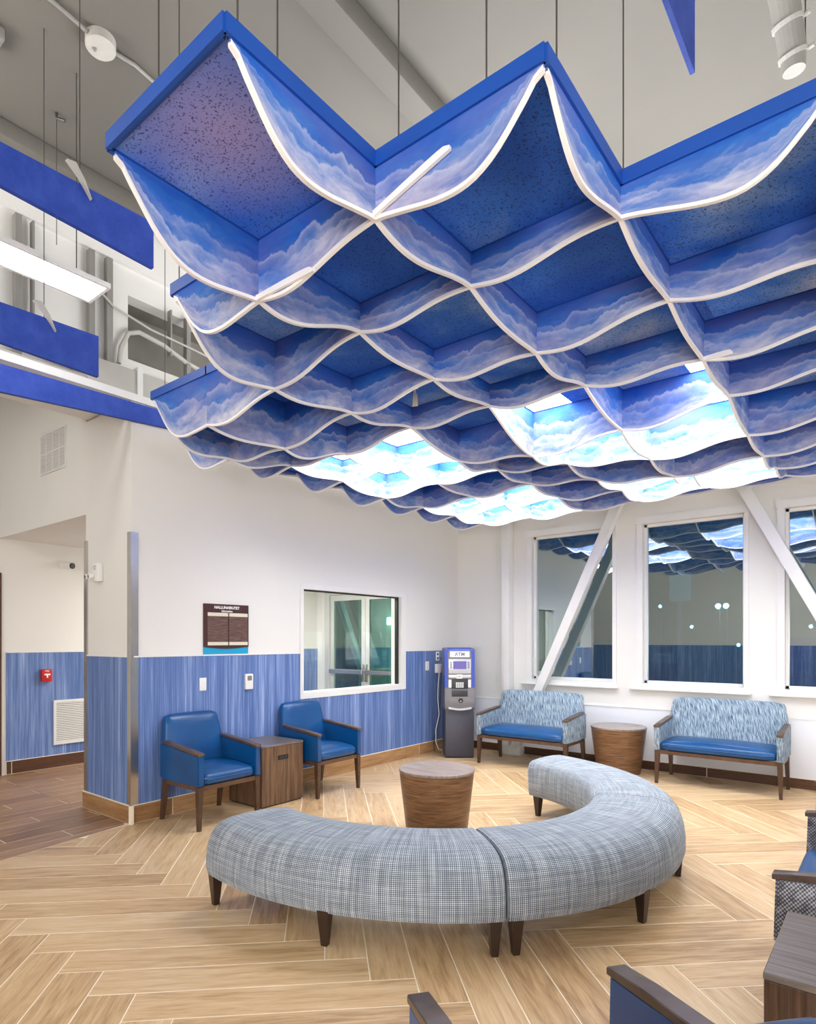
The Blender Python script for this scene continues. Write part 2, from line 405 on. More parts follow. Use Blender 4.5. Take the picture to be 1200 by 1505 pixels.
# door frame of the hall, seen as a sliver at the left edge
b = BM(); abox(b, -7.70, -7.67, 2.50, 2.665, 0, 2.25); abox(b, -7.70, -7.68, 1.6, 2.5, 0, 2.2)
struct(from_bm('door_1', b, 'base_dark'))

# baseboards, in tile lengths
def base_run(name, p0, p1, h, th, mat, L=.9, start=0.0):
    p0, p1 = Vector((p0[0], p0[1], 0)), Vector((p1[0], p1[1], 0)); d = p1-p0; n = d.length; d.normalize()
    ang = math.atan2(d.y, d.x)
    root = struct(from_bm(name, abox(BM(), 0, n, 0, th*.7, 0, h-.002), 'grout', loc=p0, rot=(0, 0, ang)))
    from_bm('cap', abox(BM(), 0, n, 0, th+.001, h-.006, h), 'grout', root)
    x = -start; k = 0
    while x < n:
        a, c = max(0, x), min(n, x+L-.006)
        if c-a > .01:
            from_bm('tile', abox(BM(), a+.002, c-.002, 0, th, .004, h-.006, .002), 'base_plank' if mat == 0 else 'base_dark', root)
        x += L
    return root
# (the run's left side is the wall side, so tiles grow into the room with +y local)
base_run('baseboard_left', (XL, YF-.03), (XL, 2.622), .15, .02, 0, 1.2, .27)
base_run('baseboard_column', (XL+.02, 2.645), (-5.665, 2.645), .15, .022, 0, 1.2)
box('corner_strip', -.022, .002, 0, .026, 0, .15, 'grout', bpy.data.objects['baseboard_column'])
base_run('baseboard_hall', (-7.7, YF), (-7.7, 2.72), .15, .018, 1, 1.2)
base_run('baseboard_window', (XR-.02, YF), (XL+.02, YF), .11, .026, 1, 1.2)

# ------------------------------------------------------------------ floor: herringbone tile planks
fl = struct(from_bm('floor', abox(BM(), -7.85, XR+.15, YB-.15, YF+.2, -.12, -.0012), 'grout'))
def clip(poly, hp):
    a, b_, c = hp; out = []
    for i in range(len(poly)):
        p, q = poly[i], poly[(i+1) % len(poly)]; dp = a*p[0]+b_*p[1]-c; dq = a*q[0]+b_*q[1]-c
        if dp >= 0: out.append(p)
        if dp*dq < 0: t = dp/(dp-dq); out.append((p[0]+t*(q[0]-p[0]), p[1]+t*(q[1]-p[1])))
    return out
def parea(p): return abs(sum(p[i][0]*p[(i+1) % len(p)][1]-p[(i+1) % len(p)][0]*p[i][1] for i in range(len(p))))/2
plank_mesh = {}
def plank(x, y, ang, l, w, hps, mat, farbm):
    """plank centred at x,y; long axis at ang; clipped by half-planes"""
    ca, sa = math.cos(ang), math.sin(ang); g = .0055
    loc = [(-l/2+g/2, -w/2+g/2), (l/2-g/2, -w/2+g/2), (l/2-g/2, w/2-g/2), (-l/2+g/2, w/2-g/2)]
    wp = [(x+ca*p[0]-sa*p[1], y+sa*p[0]+ca*p[1]) for p in loc]; full = True; q = wp
    for hp in hps:
        if any(hp[0]*p[0]+hp[1]*p[1] < hp[2]-1e-6 for p in q): full = False
        q = clip(q, hp)
        if len(q) < 3: return
    if parea(q) < .003: return
    cx, cy = sum(p[0] for p in q)/len(q), sum(p[1] for p in q)/len(q)
    if farbm is not None and (cx > 1.3 or cy < .7 or (cx > -.2+.2*cy and cx > .3) or cx < -6.6 and cy < 0 or (cx+cy < -3.7)):
        n = len(q); A = [farbm.verts.new((p[0], p[1], -.003)) for p in q]; B_ = [farbm.verts.new((p[0], p[1], 0)) for p in q]
        farbm.faces.new(B_)
        for i in range(n): farbm.faces.new((A[i], A[(i+1) % n], B_[(i+1) % n], B_[i]))
        return
    key = (mat, l, w)
    if full and key in plank_mesh: me = plank_mesh[key]
    else:
        lp = [((p[0]-x)*ca+(p[1]-y)*sa, -(p[0]-x)*sa+(p[1]-y)*ca) for p in q]; n = len(lp)
        mx, my = sum(p[0] for p in lp)/n, sum(p[1] for p in lp)/n
        ins = [(p[0]-(.0015 if p[0] > mx else -.0015), p[1]-(.0015 if p[1] > my else -.0015)) for p in lp]
        v = [(p[0], p[1], -.012) for p in lp]+[(p[0], p[1], -.0008) for p in lp]+[(p[0], p[1], 0) for p in ins]
        f = [tuple(range(2*n, 3*n))]+[(r*n+i, r*n+(i+1) % n, (r+1)*n+(i+1) % n, (r+1)*n+i) for r in (0, 1) for i in range(n)]
        me = bpy.data.meshes.new('tile'); me.from_pydata(v, [], f); me.update(); me.materials.append(MAT[mat])
        if full: plank_mesh[key] = me
    link('tile', me, None, fl, loc=(x, y, 0), rot=(0, 0, ang))
far = BM()
R2 = math.sqrt(.5); PW, PL = .2, 1.2; U0, V0 = -1.19, 3.15
HP = [(1, 0, XL+.018), (1, .145, -4.72+.145*1.63), (0, -1, -(YF-.026)), (0, 1, YB+.01), (-1, 0, -(XR-.01))]
for k in range(-60, 60):
    for n in range(-8, 9):
        u, v = U0+k*PW+n*PL, V0-k*PW+n*PL
        for (cu, cv, ang) in ((u+PL/2, v-PW/2, PI/4), (u+PL+PW/2, v-PW+PL/2, 3*PI/4)):
            x, y = (cu-cv)*R2, (cu+cv)*R2
            if -6 < x < XR+.8 and YB-.8 < y < YF+.8: plank(x, y, ang, PL, PW, HP, 'oak_plank', far)
HA = [(-1, -.145, 4.72-.145*1.63+.006), (0, -1, -2.625), (1, 0, -7.68)]
HB = [(1, 0, -7.68), (-1, 0, 5.66), (0, 1, 2.625), (0, -1, -(YF-.03))]
for ix in range(0, 17):
    x = -7.6+ix*PW
    for iy in range(-4, 7):
        y = iy*PL+(ix % 3)*.4
        plank(x, y, PI/2, PL, PW, HA, 'dark_plank', None); plank(x, y, PI/2, PL, PW, HB, 'dark_plank', None)
o = stuff(from_bm('tile_field', far, 'oak_plank', fl))

# ------------------------------------------------------------------ windows of the window wall
for k, (a, c) in enumerate(WIN):
    root = struct(from_bm('window_%d' % (k+1), (lambda b: (abox(b, a-.065, a, YF-.018, YF, Z0, Z1), abox(b, c, c+.045, YF-.018, YF, Z0, Z1),
        abox(b, a-.075, c+.05, YF-.03, YF, Z1, Z1+.085), b)[-1])(BM()), 'white_metal'))
    b = BM()
    for q in ((a, a+.03, Z0, Z1), (c-.02, c, Z0, Z1), (a, c, Z0, Z0+.03), (a, c, Z1-.03, Z1)): abox(b, q[0], q[1], YF+.06, YF+.12, q[2], q[3])
    from_bm('sash', b, 'white_metal', root)
    box('sill', a-.14, c+.07, YF-.06, YF+.06, Z0-.075, Z0-.055, 'white_metal', root, bevel=.004)
    box('apron', a-.075, c+.05, YF-.018, YF+.02, Z0-.055, Z0, 'white_metal', root)
    box('pane', a+.03, c-.02, YF+.088, YF+.094, Z0+.03, Z1-.03, 'window_glass', root)

# pilaster and the steel V-brace in front of the windows
r = struct(box('trim_15', -4.075, -3.965, 7.42, YF, 0, ZD, 'white_metal', bevel=.006))
box('base_plate', -4.09, -3.80, 7.40, YF-.026, 0, .12, 'white_metal', r, bevel=.004)
def brace(name, p, q, w, d, label):
    p, q = Vector(p), Vector(q); dr = (q-p).normalized(); n = dr.cross(Vector((0, 1, 0))).normalized(); bm = BM()
    vs = []
    for e in (p, q):
        for s, t_ in ((-1, -1), (1, -1), (1, 1), (-1, 1)): vs.append(bm.verts.new(e+n*s*w/2+Vector((0, t_*d/2, 0))))
    for f in ((3, 2, 1, 0), (4, 5, 6, 7), (0, 1, 5, 4), (1, 2, 6, 5), (2, 3, 7, 6), (3, 0, 4, 7)): bm.faces.new([vs[i] for i in f])
    bmesh.ops.bevel(bm, geom=bm.edges[:], offset=.006, segments=1, affect='EDGES')
    return struct(from_bm(name, bm, 'white_metal', smooth=True))
brace('trim_16', (-3.885, 7.45, .10), (-1.93, 7.45, 4.5), .115, .10, '')
brace('trim_17', (-1.93, 7.45, 4.5), (.10, 7.45, .35), .115, .10, '')

# ------------------------------------------------------------------ service window in the left wall and the vestibule behind it
sw = struct(from_bm('window_6', (lambda b: (abox(b, XL-.15, XL+.018, 4.51, 4.555, .883, 2.098), abox(b, XL-.15, XL+.018, 6.235, 6.325, .883, 2.098),
    abox(b, XL-.15, XL+.018, 4.555, 6.235, .883, .948), abox(b, XL-.15, XL+.018, 4.555, 6.235, 2.043, 2.098), b)[-1])(BM()), 'white_metal'))
box('pane', XL-.085, XL-.079, 4.555, 6.235, .948, 2.043, 'clear_glass', sw)
box('track', XL-.07, XL-.03, 4.555, 6.235, 2.028, 2.043, 'black', sw)
box('jamb_strip', XL-.07, XL-.03, 6.205, 6.235, .95, 2.03, 'black', sw)
dr = struct(from_bm('door_2', (lambda b: (abox(b, -7.42, -7.32, YF-.10, YF+.02, 0, 2.33), abox(b, -5.80, -5.70, YF-.10, YF+.02, 0, 2.33),
    abox(b, -7.32, -5.80, YF-.10, YF+.02, 2.25, 2.33), b)[-1])(BM()), 'aluminium'))
for (x0, x1, hx) in ((-7.315, -6.545, -6.58), (-6.54, -5.805, -6.5)):
    b = BM()
    for q in ((x0, x0+.08, .02, 2.245), (x1-.08, x1, .02, 2.245), (x0+.08, x1-.08, .02, .27), (x0+.08, x1-.08, 2.15, 2.245)): abox(b, q[0], q[1], YF-.07, YF-.03, q[2], q[3])
    lf = from_bm('door_leaf', b, 'aluminium', dr)
    box('pane', x0+.08, x1-.08, YF-.053, YF-.047, .27, 2.15, 'door_glass', lf)
    b = BM(); abox(b, x0+.02, x1-.02, YF-.14, YF-.10, .96, 1.03, .01); abox(b, x0+.02, x0+.1, YF-.10, YF-.07, .97, 1.02); abox(b, x1-.1, x1-.02, YF-.10, YF-.07, .97, 1.02)
    from_bm('push_bar', b, 'steel', lf)
    box('handle', hx-.02, hx+.02, YF-.115, YF-.07, .84, 1.12, 'steel', lf, bevel=.006)
struct(from_bm('wall_vestibule', (lambda b: (abox(b, -7.7, -7.42, YF, YF+.12, 0, 2.63), abox(b, -5.70, XL-.14, YF, YF+.12, 0, 2.63), abox(b, -7.42, -5.7, YF, YF+.12, 2.33, 2.63), b)[-1])(BM()), 'wall_paint'))
ct = thing('counter', 'white counter ledge behind the service window glass', 'counter', (-6.9, 5.9, 0))
box('counter_top', -.75, -.1, -1.1, .3, .92, .97, 'white_plastic', ct, bevel=.008); box('counter_base', -.72, -.2, -1.05, .25, 0, .92, 'duct_grey', ct, bevel=.004)
vl = thing('ceiling_light', 'square ceiling light in the vestibule behind the service window', 'light', (-6.4, 5.6, 2.63))
box('diffuser', -.28, .28, -.28, .28, -.025, -.018, 'panel_light', vl); box('frame', -.31, .31, -.31, .31, -.018, 0, 'white_metal', vl)

# ------------------------------------------------------------------ outside, behind the glass: night street
struct(box('floor_outside', -16, 9, YF+.2, 24, -.25, -.10, 'asphalt'))
fa = struct(from_bm('wall_outside', abox(BM(), -15, 9, 15.5, 16, -.1, 7), 'facade'))
sp = thing('street_sign', 'back of white road sign on perforated post outside middle window', 'sign', (-2.33, 9.3, -.10))
b = BM(); abox(b, -.025, .025, -.025, .025, 0, 2.6)
from_bm('post', b, 'aluminium', sp)
b = BM(); w_, c_ = .135, .025; pl = [(sx*(w_-c_)+c_*math.cos(math.radians(a)), 2.34+sz*(.2-c_)+c_*math.sin(math.radians(a))) for sx, sz, a0 in ((1, 1, 0), (-1, 1, 90), (-1, -1, 180), (1, -1, 270)) for a in (a0, a0+30, a0+60, a0+90)]
prism(b, pl, 'y', -.034, -.027); from_bm('sign_plate', b, 'white_metal', sp, rot=(0, 0, math.radians(20)))
for (x, z, r_, lab) in ((-2.593, 2.24, .05, 'left one of the two brightest street lamps outside the middle window'), (-2.46, 2.24, .05, 'right one of the two brightest street lamps outside the middle window'),
                       (-3.622, 2.27, .03, 'small street lamp near the left frame of the middle window'), (-3.049, 1.86, .03, 'small street lamp just right of the sign post outside'),
                       (-2.256, 1.515, .03, 'low street lamp near the right frame of the middle window'), (-1.489, 1.82, .03, 'faint lamp outside the window cut by the right edge, left one'), (-1.154, 1.84, .03, 'faint lamp outside the window cut by the right edge, right one')):
    t_ = thing('street_lamp', lab, 'lamp', (x, 13.0, -.10), 0, 'street lamps outside')
    bm = BM(); lathe(bm, [(.2*r_, -r_), (.85*r_, -.5*r_), (r_, .2*r_), (.5*r_, .9*r_)], 12, (0, 0, z)); from_bm('bulb', bm, 'street_light', t_)
    bm = BM(); tube(bm, [(0, .12, 0), (0, .12, z+.04), (0, .0, z+r_*.9)], .012); from_bm('pole', bm, 'grey_metal', t_)
for (x, lab) in ((-2.93, 'left brown crate outside the middle window'), (-2.675, 'right brown crate outside the middle window')):
    t_ = thing('crate', lab, 'crate', (x, 10.2, -.10), 0, 'brown crates outside')
    for q in range(6): box('slat', -.12, .12, -.15, -.13, .04+q*.205, .22+q*.205, 'crate_brown', t_)
    box('box', -.115, .115, -.13, .15, 0, 1.25, 'crate_brown', t_)
t_ = thing('patio_chair', 'pale metal patio chair standing on the crates outside', 'chair', (-2.80, 10.2, 1.15))
for x in (-.12, .12):
    for y in (-.1, .1): bm = BM(); tube(bm, [(x, y, 0), (x, y, .24 if y > 0 else .14)], .009, 8); from_bm('leg', bm, 'aluminium', t_)
box('seat', -.13, .13, -.11, .11, .12, .135, 'aluminium', t_); box('backrest', -.12, .12, .09, .11, .16, .25, 'machine_dark', t_)
b = BM(); abox(b, -10.5, -6.4, 10.4, 10.6, -.1, 4); struct(from_bm('wall_outside_siding', b, 'siding'))
for q in range(18): o = box('board', -10.5, -6.4, 10.375, 10.40, -.08+q*.22, .125+q*.22, 'siding', bpy.data.objects['wall_outside_siding'])
struct(box('wall_outside_entry', -8.2, -5.0, 9.2, 9.35, -.1, 3.0, 'teal_wall'))
box('diagonal_beam', -.05, .05, -.06, .06, -1.5, 3.2, 'aluminium', bpy.data.objects['wall_outside_entry'], loc=(-8.0, 8.75, 1.6), rot=(0, math.radians(-24), 0))
t_ = thing('wall_lamp', 'lit wall lamp on the teal wall outside the glass doors', 'lamp', (-7.37, 9.2, 1.86))
box('bracket', -.05, .05, -.03, 0, -.06, .06, 'grey_metal', t_); bm = BM(); lathe(bm, [(.035, -.07), (.045, -.06), (.045, .06), (.035, .07)], 14, (0, -.07, 0)); from_bm('shade', bm, 'street_lamp_shade', t_)
gl = thing('garage_door', 'dark ribbed roll-up door low on the building outside', 'door', (-.5, 15.4, -.10))
for q in range(7): box('slat', -2.0, 2.2, -.05, .03, q*.24, q*.24+.225, 'machine_blue', gl)

# ------------------------------------------------------------------ hanging sky ceiling
GX, GY, P_ = -1.974, 1.0046, .61
ZB, ZT = 3.093, 3.141
cells = set([(0, 0)]+[(i, 1) for i in (-1, 0, 1)]+[(i, 2) for i in range(-3, 5)]+[(i, j) for j in range(3, 10) for i in range(-4, 5)])
LIT = {(i, j) for g in ((-3, 4), (0, 4), (-3, 7), (0, 7), (3, 7)) for i in (g[0], g[0]+1) for j in (g[1], g[1]+1)}
drop = {(1, 1): .165, (0, 1): .231, (2, 2): .104, (1, 2): .128, (0, 2): .125, (2, 3): .139, (1, 3): .187, (0, 3): .151, (-1, 3): .197, (-1, 2): .241,
        (2, 4): .182, (1, 4): .154, (0, 4): .124, (-1, 4): .128, (-2, 2): .30}
bot = {(-3, 3): 673, (-2, 3): 659, (-3, 4): 684, (-2, 4): 667, (-3, 5): 706, (-2, 5): 684, (-1, 5): 677, (0, 5): 670, (1, 5): 631, (2, 5): 581,
       (-3, 6): 731, (-2, 6): 710, (-1, 6): 690, (0, 6): 681, (1, 6): 674, (2, 6): 639, (-3, 7): 745, (-2, 7): 730, (-1, 7): 711, (0, 7): 705, (1, 7): 700, (2, 7): 670,
       (-3, 8): 757, (-2, 8): 741, (-1, 8): 731, (0, 8): 720, (-2, 9): 760, (-1, 9): 749}
cth, sth = math.cos(math.radians(39.4066)), math.sin(math.radians(39.4066))
for (i, j), y in bot.items():          # measured drop of the baffle crossings
    d = -(GX+P_*i)*sth+(GY+P_*j)*cth; drop[(i, j)] = max(.05, ZB-1.5-(HY-y)/FPX*d)
def nodecells(i, j): return sum(((a, b_) in cells) for a in (i-1, i) for b_ in (j-1, j))
rr = random.Random(3)
def D(i, j):
    if (i, j) not in drop:
        drop[(i, j)] = rr.uniform(.14, .21) if nodecells(i, j) >= 3 or i >= 5 else .0
    if nodecells(i, j) == 1 or (nodecells(i, j) == 2 and (i == -4 or j == 10)): return 0.0
    return drop[(i, j)]
FREE = [(0, .012), (.05, .03), (.1, .07), (.2, .155), (.3, .215), (.42, .258), (.6, .268), (.8, .25), (1, .232)]
def free(t, dn): return sum(free0(max(0, t+q*.02), dn) for q in range(-4, 5))/9 if t > .06 else free0(t, dn)
def free0(t, dn):
    for (a, va), (b_, vb) in zip(FREE, FREE[1:]):
        if t <= b_:
            f = (t-a)/(b_-a); v = va+(vb-va)*f; return v*(1+(dn/.232-1)*t**.8)
    return dn
cloud = thing('suspended_ceiling', 'suspended blue sky ceiling of square tiles with wavy white-edged painted baffles', 'ceiling cloud', (0, 0, ZT))
CO = Vector((0, 0, -ZT))
def cloc(v): return [(p[0], p[1], p[2]-ZT) for p in v]
def edge_profile(kind, i, j):
    (a, c) = ((i, j), (i+1, j)) if kind == 'x' else ((i, j), (i, j+1))
    d0, d1 = D(*a), D(*c); N = 22; out = []
    h = rr.uniform(-1, 1); A = (.034 if kind == 'x' else .045)
    for k in range(N+1):
        t = k/N
        if d0 == 0 and d1 == 0: v = .03+.03*math.sin(PI*t)
        elif d0 == 0: v = free(t, d1)
        elif d1 == 0 and kind == 'y': v = d0*(1-t)**1.6
        elif d1 == 0: v = free(1-t, d0)
        elif kind == 'y': v = d0+(d1-d0)*(t*t*(3-2*t))+A*(1.1+.4*h)*math.sin(PI*t)*(1.25-1.1*t)
        else: v = d0+(d1-d0)*t+A*(.55+.5*h)*math.sin(PI*t)+A*.5*math.sin(2*PI*t)
        out.append((t, v))
    return out
TH = .005
def baffle(kind, i, j):
    prof = edge_profile(kind, i, j); x0, y0 = GX+P_*i, GY+P_*j
    L0, L1 = 0.0, P_
    if D(i, j) == 0: L0 = .014
    v = []; uv = []; f = []; n = len(prof); u0 = rr.uniform(0, 50)
    for (t, dp) in prof:
        s = L0+(L1-L0)*t
        for q, zz in ((0, 0.0), (1, dp)):
            for sgn in (-1, 1):
                x, y = (x0+s, y0+sgn*TH) if kind == 'x' else (x0+sgn*TH, y0+s)
                v.append((x, y, ZB-zz-ZT)); uv.append((u0+s, q*1.0))
    # loops split so that the painting keeps its vertical gradient
    for k in range(n-1):
        a = 4*k; b_ = 4*(k+1)
        f += [(a, a+2, b_+2, b_), (a+1, b_+1, b_+3, a+3), (a+2, a+3, b_+3, b_+2), (a, b_, b_+1, a+1)]
    f += [(0, 1, 3, 2), (4*n-4, 4*n-2, 4*n-1, 4*n-3)]
    o = pyd('baffle', v, f, 'baffle_paint', cloud, uv=uv)
    # white edging along the bottom
    v = []; f = []; w, hgt = .0075, .013
    for (t, dp) in prof:
        s = L0+(L1-L0)*t; z = ZB-dp-ZT
        for (sw_, zz) in ((-w, .003), (w, .003), (w, -hgt+.003), (-w, -hgt+.003)):
            x, y = (x0+s, y0+sw_) if kind == 'x' else (x0+sw_, y0+s)
            v.append((x, y, z+zz))
    for k in range(n-1):
        for q in range(4): f.append((4*k+q, 4*k+(q+1) % 4, 4*k+4+(q+1) % 4, 4*k+4+q))
    f += [(3, 2, 1, 0), (4*n-4, 4*n-3, 4*n-2, 4*n-1)]
    pyd('edging', v, f, 'edge_white', o)
edges = set()
for (i, j) in cells: edges |= {('x', i, j), ('x', i, j+1), ('y', i, j), ('y', i+1, j)}
for (k, i, j) in sorted(edges):
    outer = (((i, j) in cells) + (((i, j-1) if k == 'x' else (i-1, j)) in cells)) == 1
    if outer:      # blue edge trim round the outline
        x0, y0 = GX+P_*i, GY+P_*j
        inside = ((i, j) in cells); s = -1 if inside else 1
        if k == 'x': box('edge_trim', x0-.006, x0+P_+.006, y0+min(0, s*.014), y0+max(0, s*.014), ZB-ZT-.004, 0, 'blue_trim', cloud)
        else: box('edge_trim', x0+min(0, s*.014), x0+max(0, s*.014), y0-.006, y0+P_+.006, ZB-ZT-.004, 0, 'blue_trim', cloud)
    if (k, i, j) != ('x', 0, 0): baffle(k, i, j)
tile_me = None; lamp_me = None
def tilebox(x0, x1, y0, y1, mat, z0=.004, nm='tile'):
    return box(nm, x0, x1, y0, y1, ZB+z0-ZT, ZB+.02-ZT, mat, cloud)
for (i, j) in sorted(cells):
    x0, y0 = GX+P_*i, GY+P_*j; g = .009; a, b_, c, d_ = x0+g, x0+P_-g, y0+g, y0+P_-g
    if (i, j) == (0, 4): tilebox(a, a+.27, c, d_, 'panel_light', nm='light_panel'); tilebox(a+.275, b_, c, d_, 'tile_paint')
    elif (i, j) == (1, 4): tilebox(a, a+.40, c, d_, 'tile_paint'); tilebox(a+.405, b_, c, d_, 'panel_light', nm='light_panel')
    elif (i, j) in LIT: tilebox(a, b_, c, d_, 'panel_light', nm='light_panel')
    elif (i, j) == (2, 3):
        o = tilebox(a, b_, c, d_, 'tile_paint')
        b2 = BM()
        for q, (m, zz) in enumerate(((.05, -.012), (.13, -.004), (.20, -.014))):
            abox(b2, a+m, b_-m, c+m, d_-m, ZB-ZT+zz-.006, ZB-ZT+.004, .004)
        dd = from_bm('air_diffuser', b2, 'tile_paint', cloud); dd['label'] = 'square painted air diffuser'
    else: tilebox(a, b_, c, d_, 'tile_paint')
# grid rails between the tiles, one bar per run
for j in range(0, 11):
    ii = sorted(i for i in range(-5, 6) if ('x', i, j) in edges)
    if ii: box('grid_rail', GX+P_*ii[0]+.014, GX+P_*(ii[-1]+1)-.014, GY+P_*j-.011, GY+P_*j+.011, ZB-ZT, ZB-ZT+.004, 'blue_trim', cloud)
for i in range(-4, 6):
    jj = sorted(j for j in range(0, 10) if ('y', i, j) in edges)
    if jj: box('grid_rail', GX+P_*i-.011, GX+P_*i+.011, GY+P_*jj[0]+.014, GY+P_*(jj[-1]+1)-.014, ZB-ZT, ZB-ZT+.004, 'blue_trim', cloud)
for (x, y) in ((-1.372, 1.05), (-1.372, 1.19), (-1.70, 1.013), (-1.27, 1.623), (-.94, 1.623), (-.762, 1.715), (-.745, 2.233), (-2.55, 1.623), (0.2, 2.233), (-4.40, 4.0), (-4.40, 6.0), (-1.5, 7.09), (0.9, 4.0), (0.9, 6.0)):
    bm = BM(); tube(bm, [(x, y, -.01), (x, y, ZD-ZT)], .0028, 6); from_bm('hanger_wire', bm, 'wire', cloud)
# pointed ends where two sheets overlap
def tip(i, j, t0, t1, d0, d1):
    y = GY+P_*j-.014; x0 = GX+P_*i; N = 14; v = []; f = []
    for k in range(N+1):
        t = k/N; x = x0+P_*(t0+(t1-t0)*t); z = ZB-(d0+(d1-d0)*t)-ZT
        up = .008*(1-abs(2*t-1)**4)*t+.010 if t < .93 else .006*(1-t)/.07+.002
        for (yy, zz) in ((-.006, up), (.006, up), (.006, -.010), (-.006, -.010)): v.append((x, y+yy, z+zz))
    for k in range(N):
        for q in range(4): f.append((4*k+q, 4*k+(q+1) % 4, 4*k+4+(q+1) % 4, 4*k+4+q))
    f += [(3, 2, 1, 0), (4*N, 4*N+1, 4*N+2, 4*N+3)]
    pyd('overlap_tip', v, f, 'edge_white', cloud)
tip(1, 1, 0.0, .51, .166, .089); tip(0, 1, 0, .54, .234, .238); tip(2, 4, 0, .22, .187, .19)
# tagged hook below one tile, and a second small one further back
for (i, j, lab) in ((-.62, 3.55, 'small clear hook with a paper tag under a dark blue ceiling tile'), (1.02, 8.6, 'tiny hook with hanging tag at the far edge of the blue ceiling')):
    x, y = GX+P_*i, GY+P_*j; zt = ZB+.004
    t_ = thing('tag_hook', lab, 'hook', (x, y, zt), math.radians(40))
    bm = BM(); lathe(bm, [(.022, -.006), (.026, 0)], 16); from_bm('disc', bm, 'white_plastic', t_)
    bm = BM(); tube(bm, [(0, 0, -.005), (0, 0, -.03)], .006); from_bm('hook', bm, 'white_plastic', t_)
    bm = BM(); prism(bm, [(-.016, -.125), (.02, -.12), (.018, -.06), (.006, -.028), (-.008, -.03), (-.012, -.07)], 'y', -.002, .002); from_bm('tag', bm, 'sign_cream', t_)

# ------------------------------------------------------------------ blue hanging boards and the pendant light, upper left
def board(label, X, pts, th, hang, grp='blue boards hung near the roof'):
    """pts: (y,z) outline of the board in the plane x = X"""
    zb = min(p[1] for p in pts); y0 = sum(p[0] for p in pts)/len(pts)
    t_ = thing('hanging_board', label, 'board', (X, y0, zb), 0, grp)
    bm = BM(); prism(bm, [(p[0]-y0, p[1]-zb) for p in pts], 'x', -th, 0); from_bm('panel', bm, 'blue_board', t_)
    for (y, z) in hang:
        bm = BM(); tube(bm, [(-th/2, y-y0, z-zb-.02), (-th/2, y-y0, ZD-zb)], .003, 6); from_bm('hanger_wire', bm, 'wire', t_)
board('mottled blue hanging board, uppermost of the three boards at upper left', -3.6, [(.4, 3.90), (.4, 4.065), (2.111, 4.115), (2.111, 3.83)], .03, [(1.66, 4.10), (.9, 4.08)])
board('plain blue hanging board below the long light, middle of the left boards', -4.3, [(.5, 3.37), (.5, 3.57), (2.105, 3.617), (2.105, 3.335)], .03, [(1.75, 3.60), (.8, 3.57)])
board('long blue fascia board low on the left, in front of the ledge', -4.80, [(.5, 3.14), (.5, 3.39), (1.658, 3.416), (3.4, 3.45), (3.4, 3.335), (2.973, 3.308), (1.658, 3.223)], .035, [(2.93, 3.43), (1.2, 3.40)])
board('blue hanging board with its lower corner cut by the top edge, upper right', -.69, [(1.2, 3.97), (1.2, 4.30), (3.0, 4.33), (3.0, 4.0)], .02, [(2.9, 4.32), (1.5, 4.30)])
def pendant(label, x, y, z, L=1.22, grp='long strip lights'):
    t_ = thing('strip_light', label, 'light', (x, y, z), 0, grp)
    b = BM(); w = .155
    for q in ((-w, -w+.022, -L/2, L/2), (w-.022, w, -L/2, L/2), (-w+.022, w-.022, -L/2, -L/2+.022), (-w+.022, w-.022, L/2-.022, L/2)): abox(b, q[0], q[1], q[2], q[3], 0, .035)
    abox(b, -w+.022, w-.022, -L/2+.022, L/2-.022, .02, .035)
    from_bm('frame', b, 'white_metal', t_)
    box('diffuser', -w+.022, w-.022, -L/2+.022, L/2-.022, .006, .018, 'strip_light', t_)
    for yy in (-L*.36, L*.36):
        bm = BM(); tube(bm, [(0, yy, .03), (0, yy, ZD-z)], .004, 6); from_bm('hanger_wire', bm, 'wire', t_)
    return t_
P0 = pendant('long white strip light hanging among blue boards at upper left', -4.48, 1.595, 4.0)
for x, y, lab in ((-4.48, -1.2, 'added fill strip light behind the camera on the left'), (-2.2, -2.6, 'added fill strip light over the unseen rear of the lobby, left one'), (.4, -2.6, 'added fill strip light over the unseen rear of the lobby, right one'),
                  (2.5, -1.0, 'first added fill strip light along the unseen right wall'), (2.5, 1.6, 'second added fill strip light along the unseen right wall'), (2.5, 4.2, 'third added fill strip light along the unseen right wall')):
    copy_tree(P0, None, location=(x, y, 4.0), label=lab)  # unseen copies of the pendant, added to fill the room with light
for lab, loc, rz, w_ in (('added fill light panel on the unseen rear wall of the lobby', (.7, YB+.008, 1.6), 0, 1.75), ('added fill light panel on the unseen right wall of the lobby', (XR-.008, 2.6, 1.5), PI/2, 3.05)):
    t_ = thing('fill_panel', lab, 'light', loc, rz)  # glowing panels added around the low fill lights, on walls out of view
    b = BM(); abox(b, -w_-.06, -w_, 0, .05, -.82, .82); abox(b, w_, w_+.06, 0, .05, -.82, .82); abox(b, -w_, w_, 0, .05, .76, .82); abox(b, -w_, w_, 0, .05, -.82, -.76)
    from_bm('frame', b, 'white_metal', t_); box('diffuser', -w_, w_, 0, .02, -.76, .76, 'fill_panel_glow', t_)
# wire guards hanging at the boards
for (x, y, z, lab) in ((-3.615, 1.62, 4.12, 'crumpled clear wrapper on the hanger of the uppermost left board'), (-4.315, 1.72, 3.62, 'crumpled clear wrapper over the edge of the middle left board')):
    bm = BM(); pts = [(-.02, -.05, .06), (.03, .0, .07), (.035, .05, .0), (.04, .09, -.09), (.045, .06, -.05), (.04, .02, .0)]
    prism(bm, [(p[1], p[2]) for p in pts], 'x', .02, .045)
    o = from_bm('wrapper', bm, 'duct_grey', loc=(x, y, z)); tag(o, lab, 'wrapper')

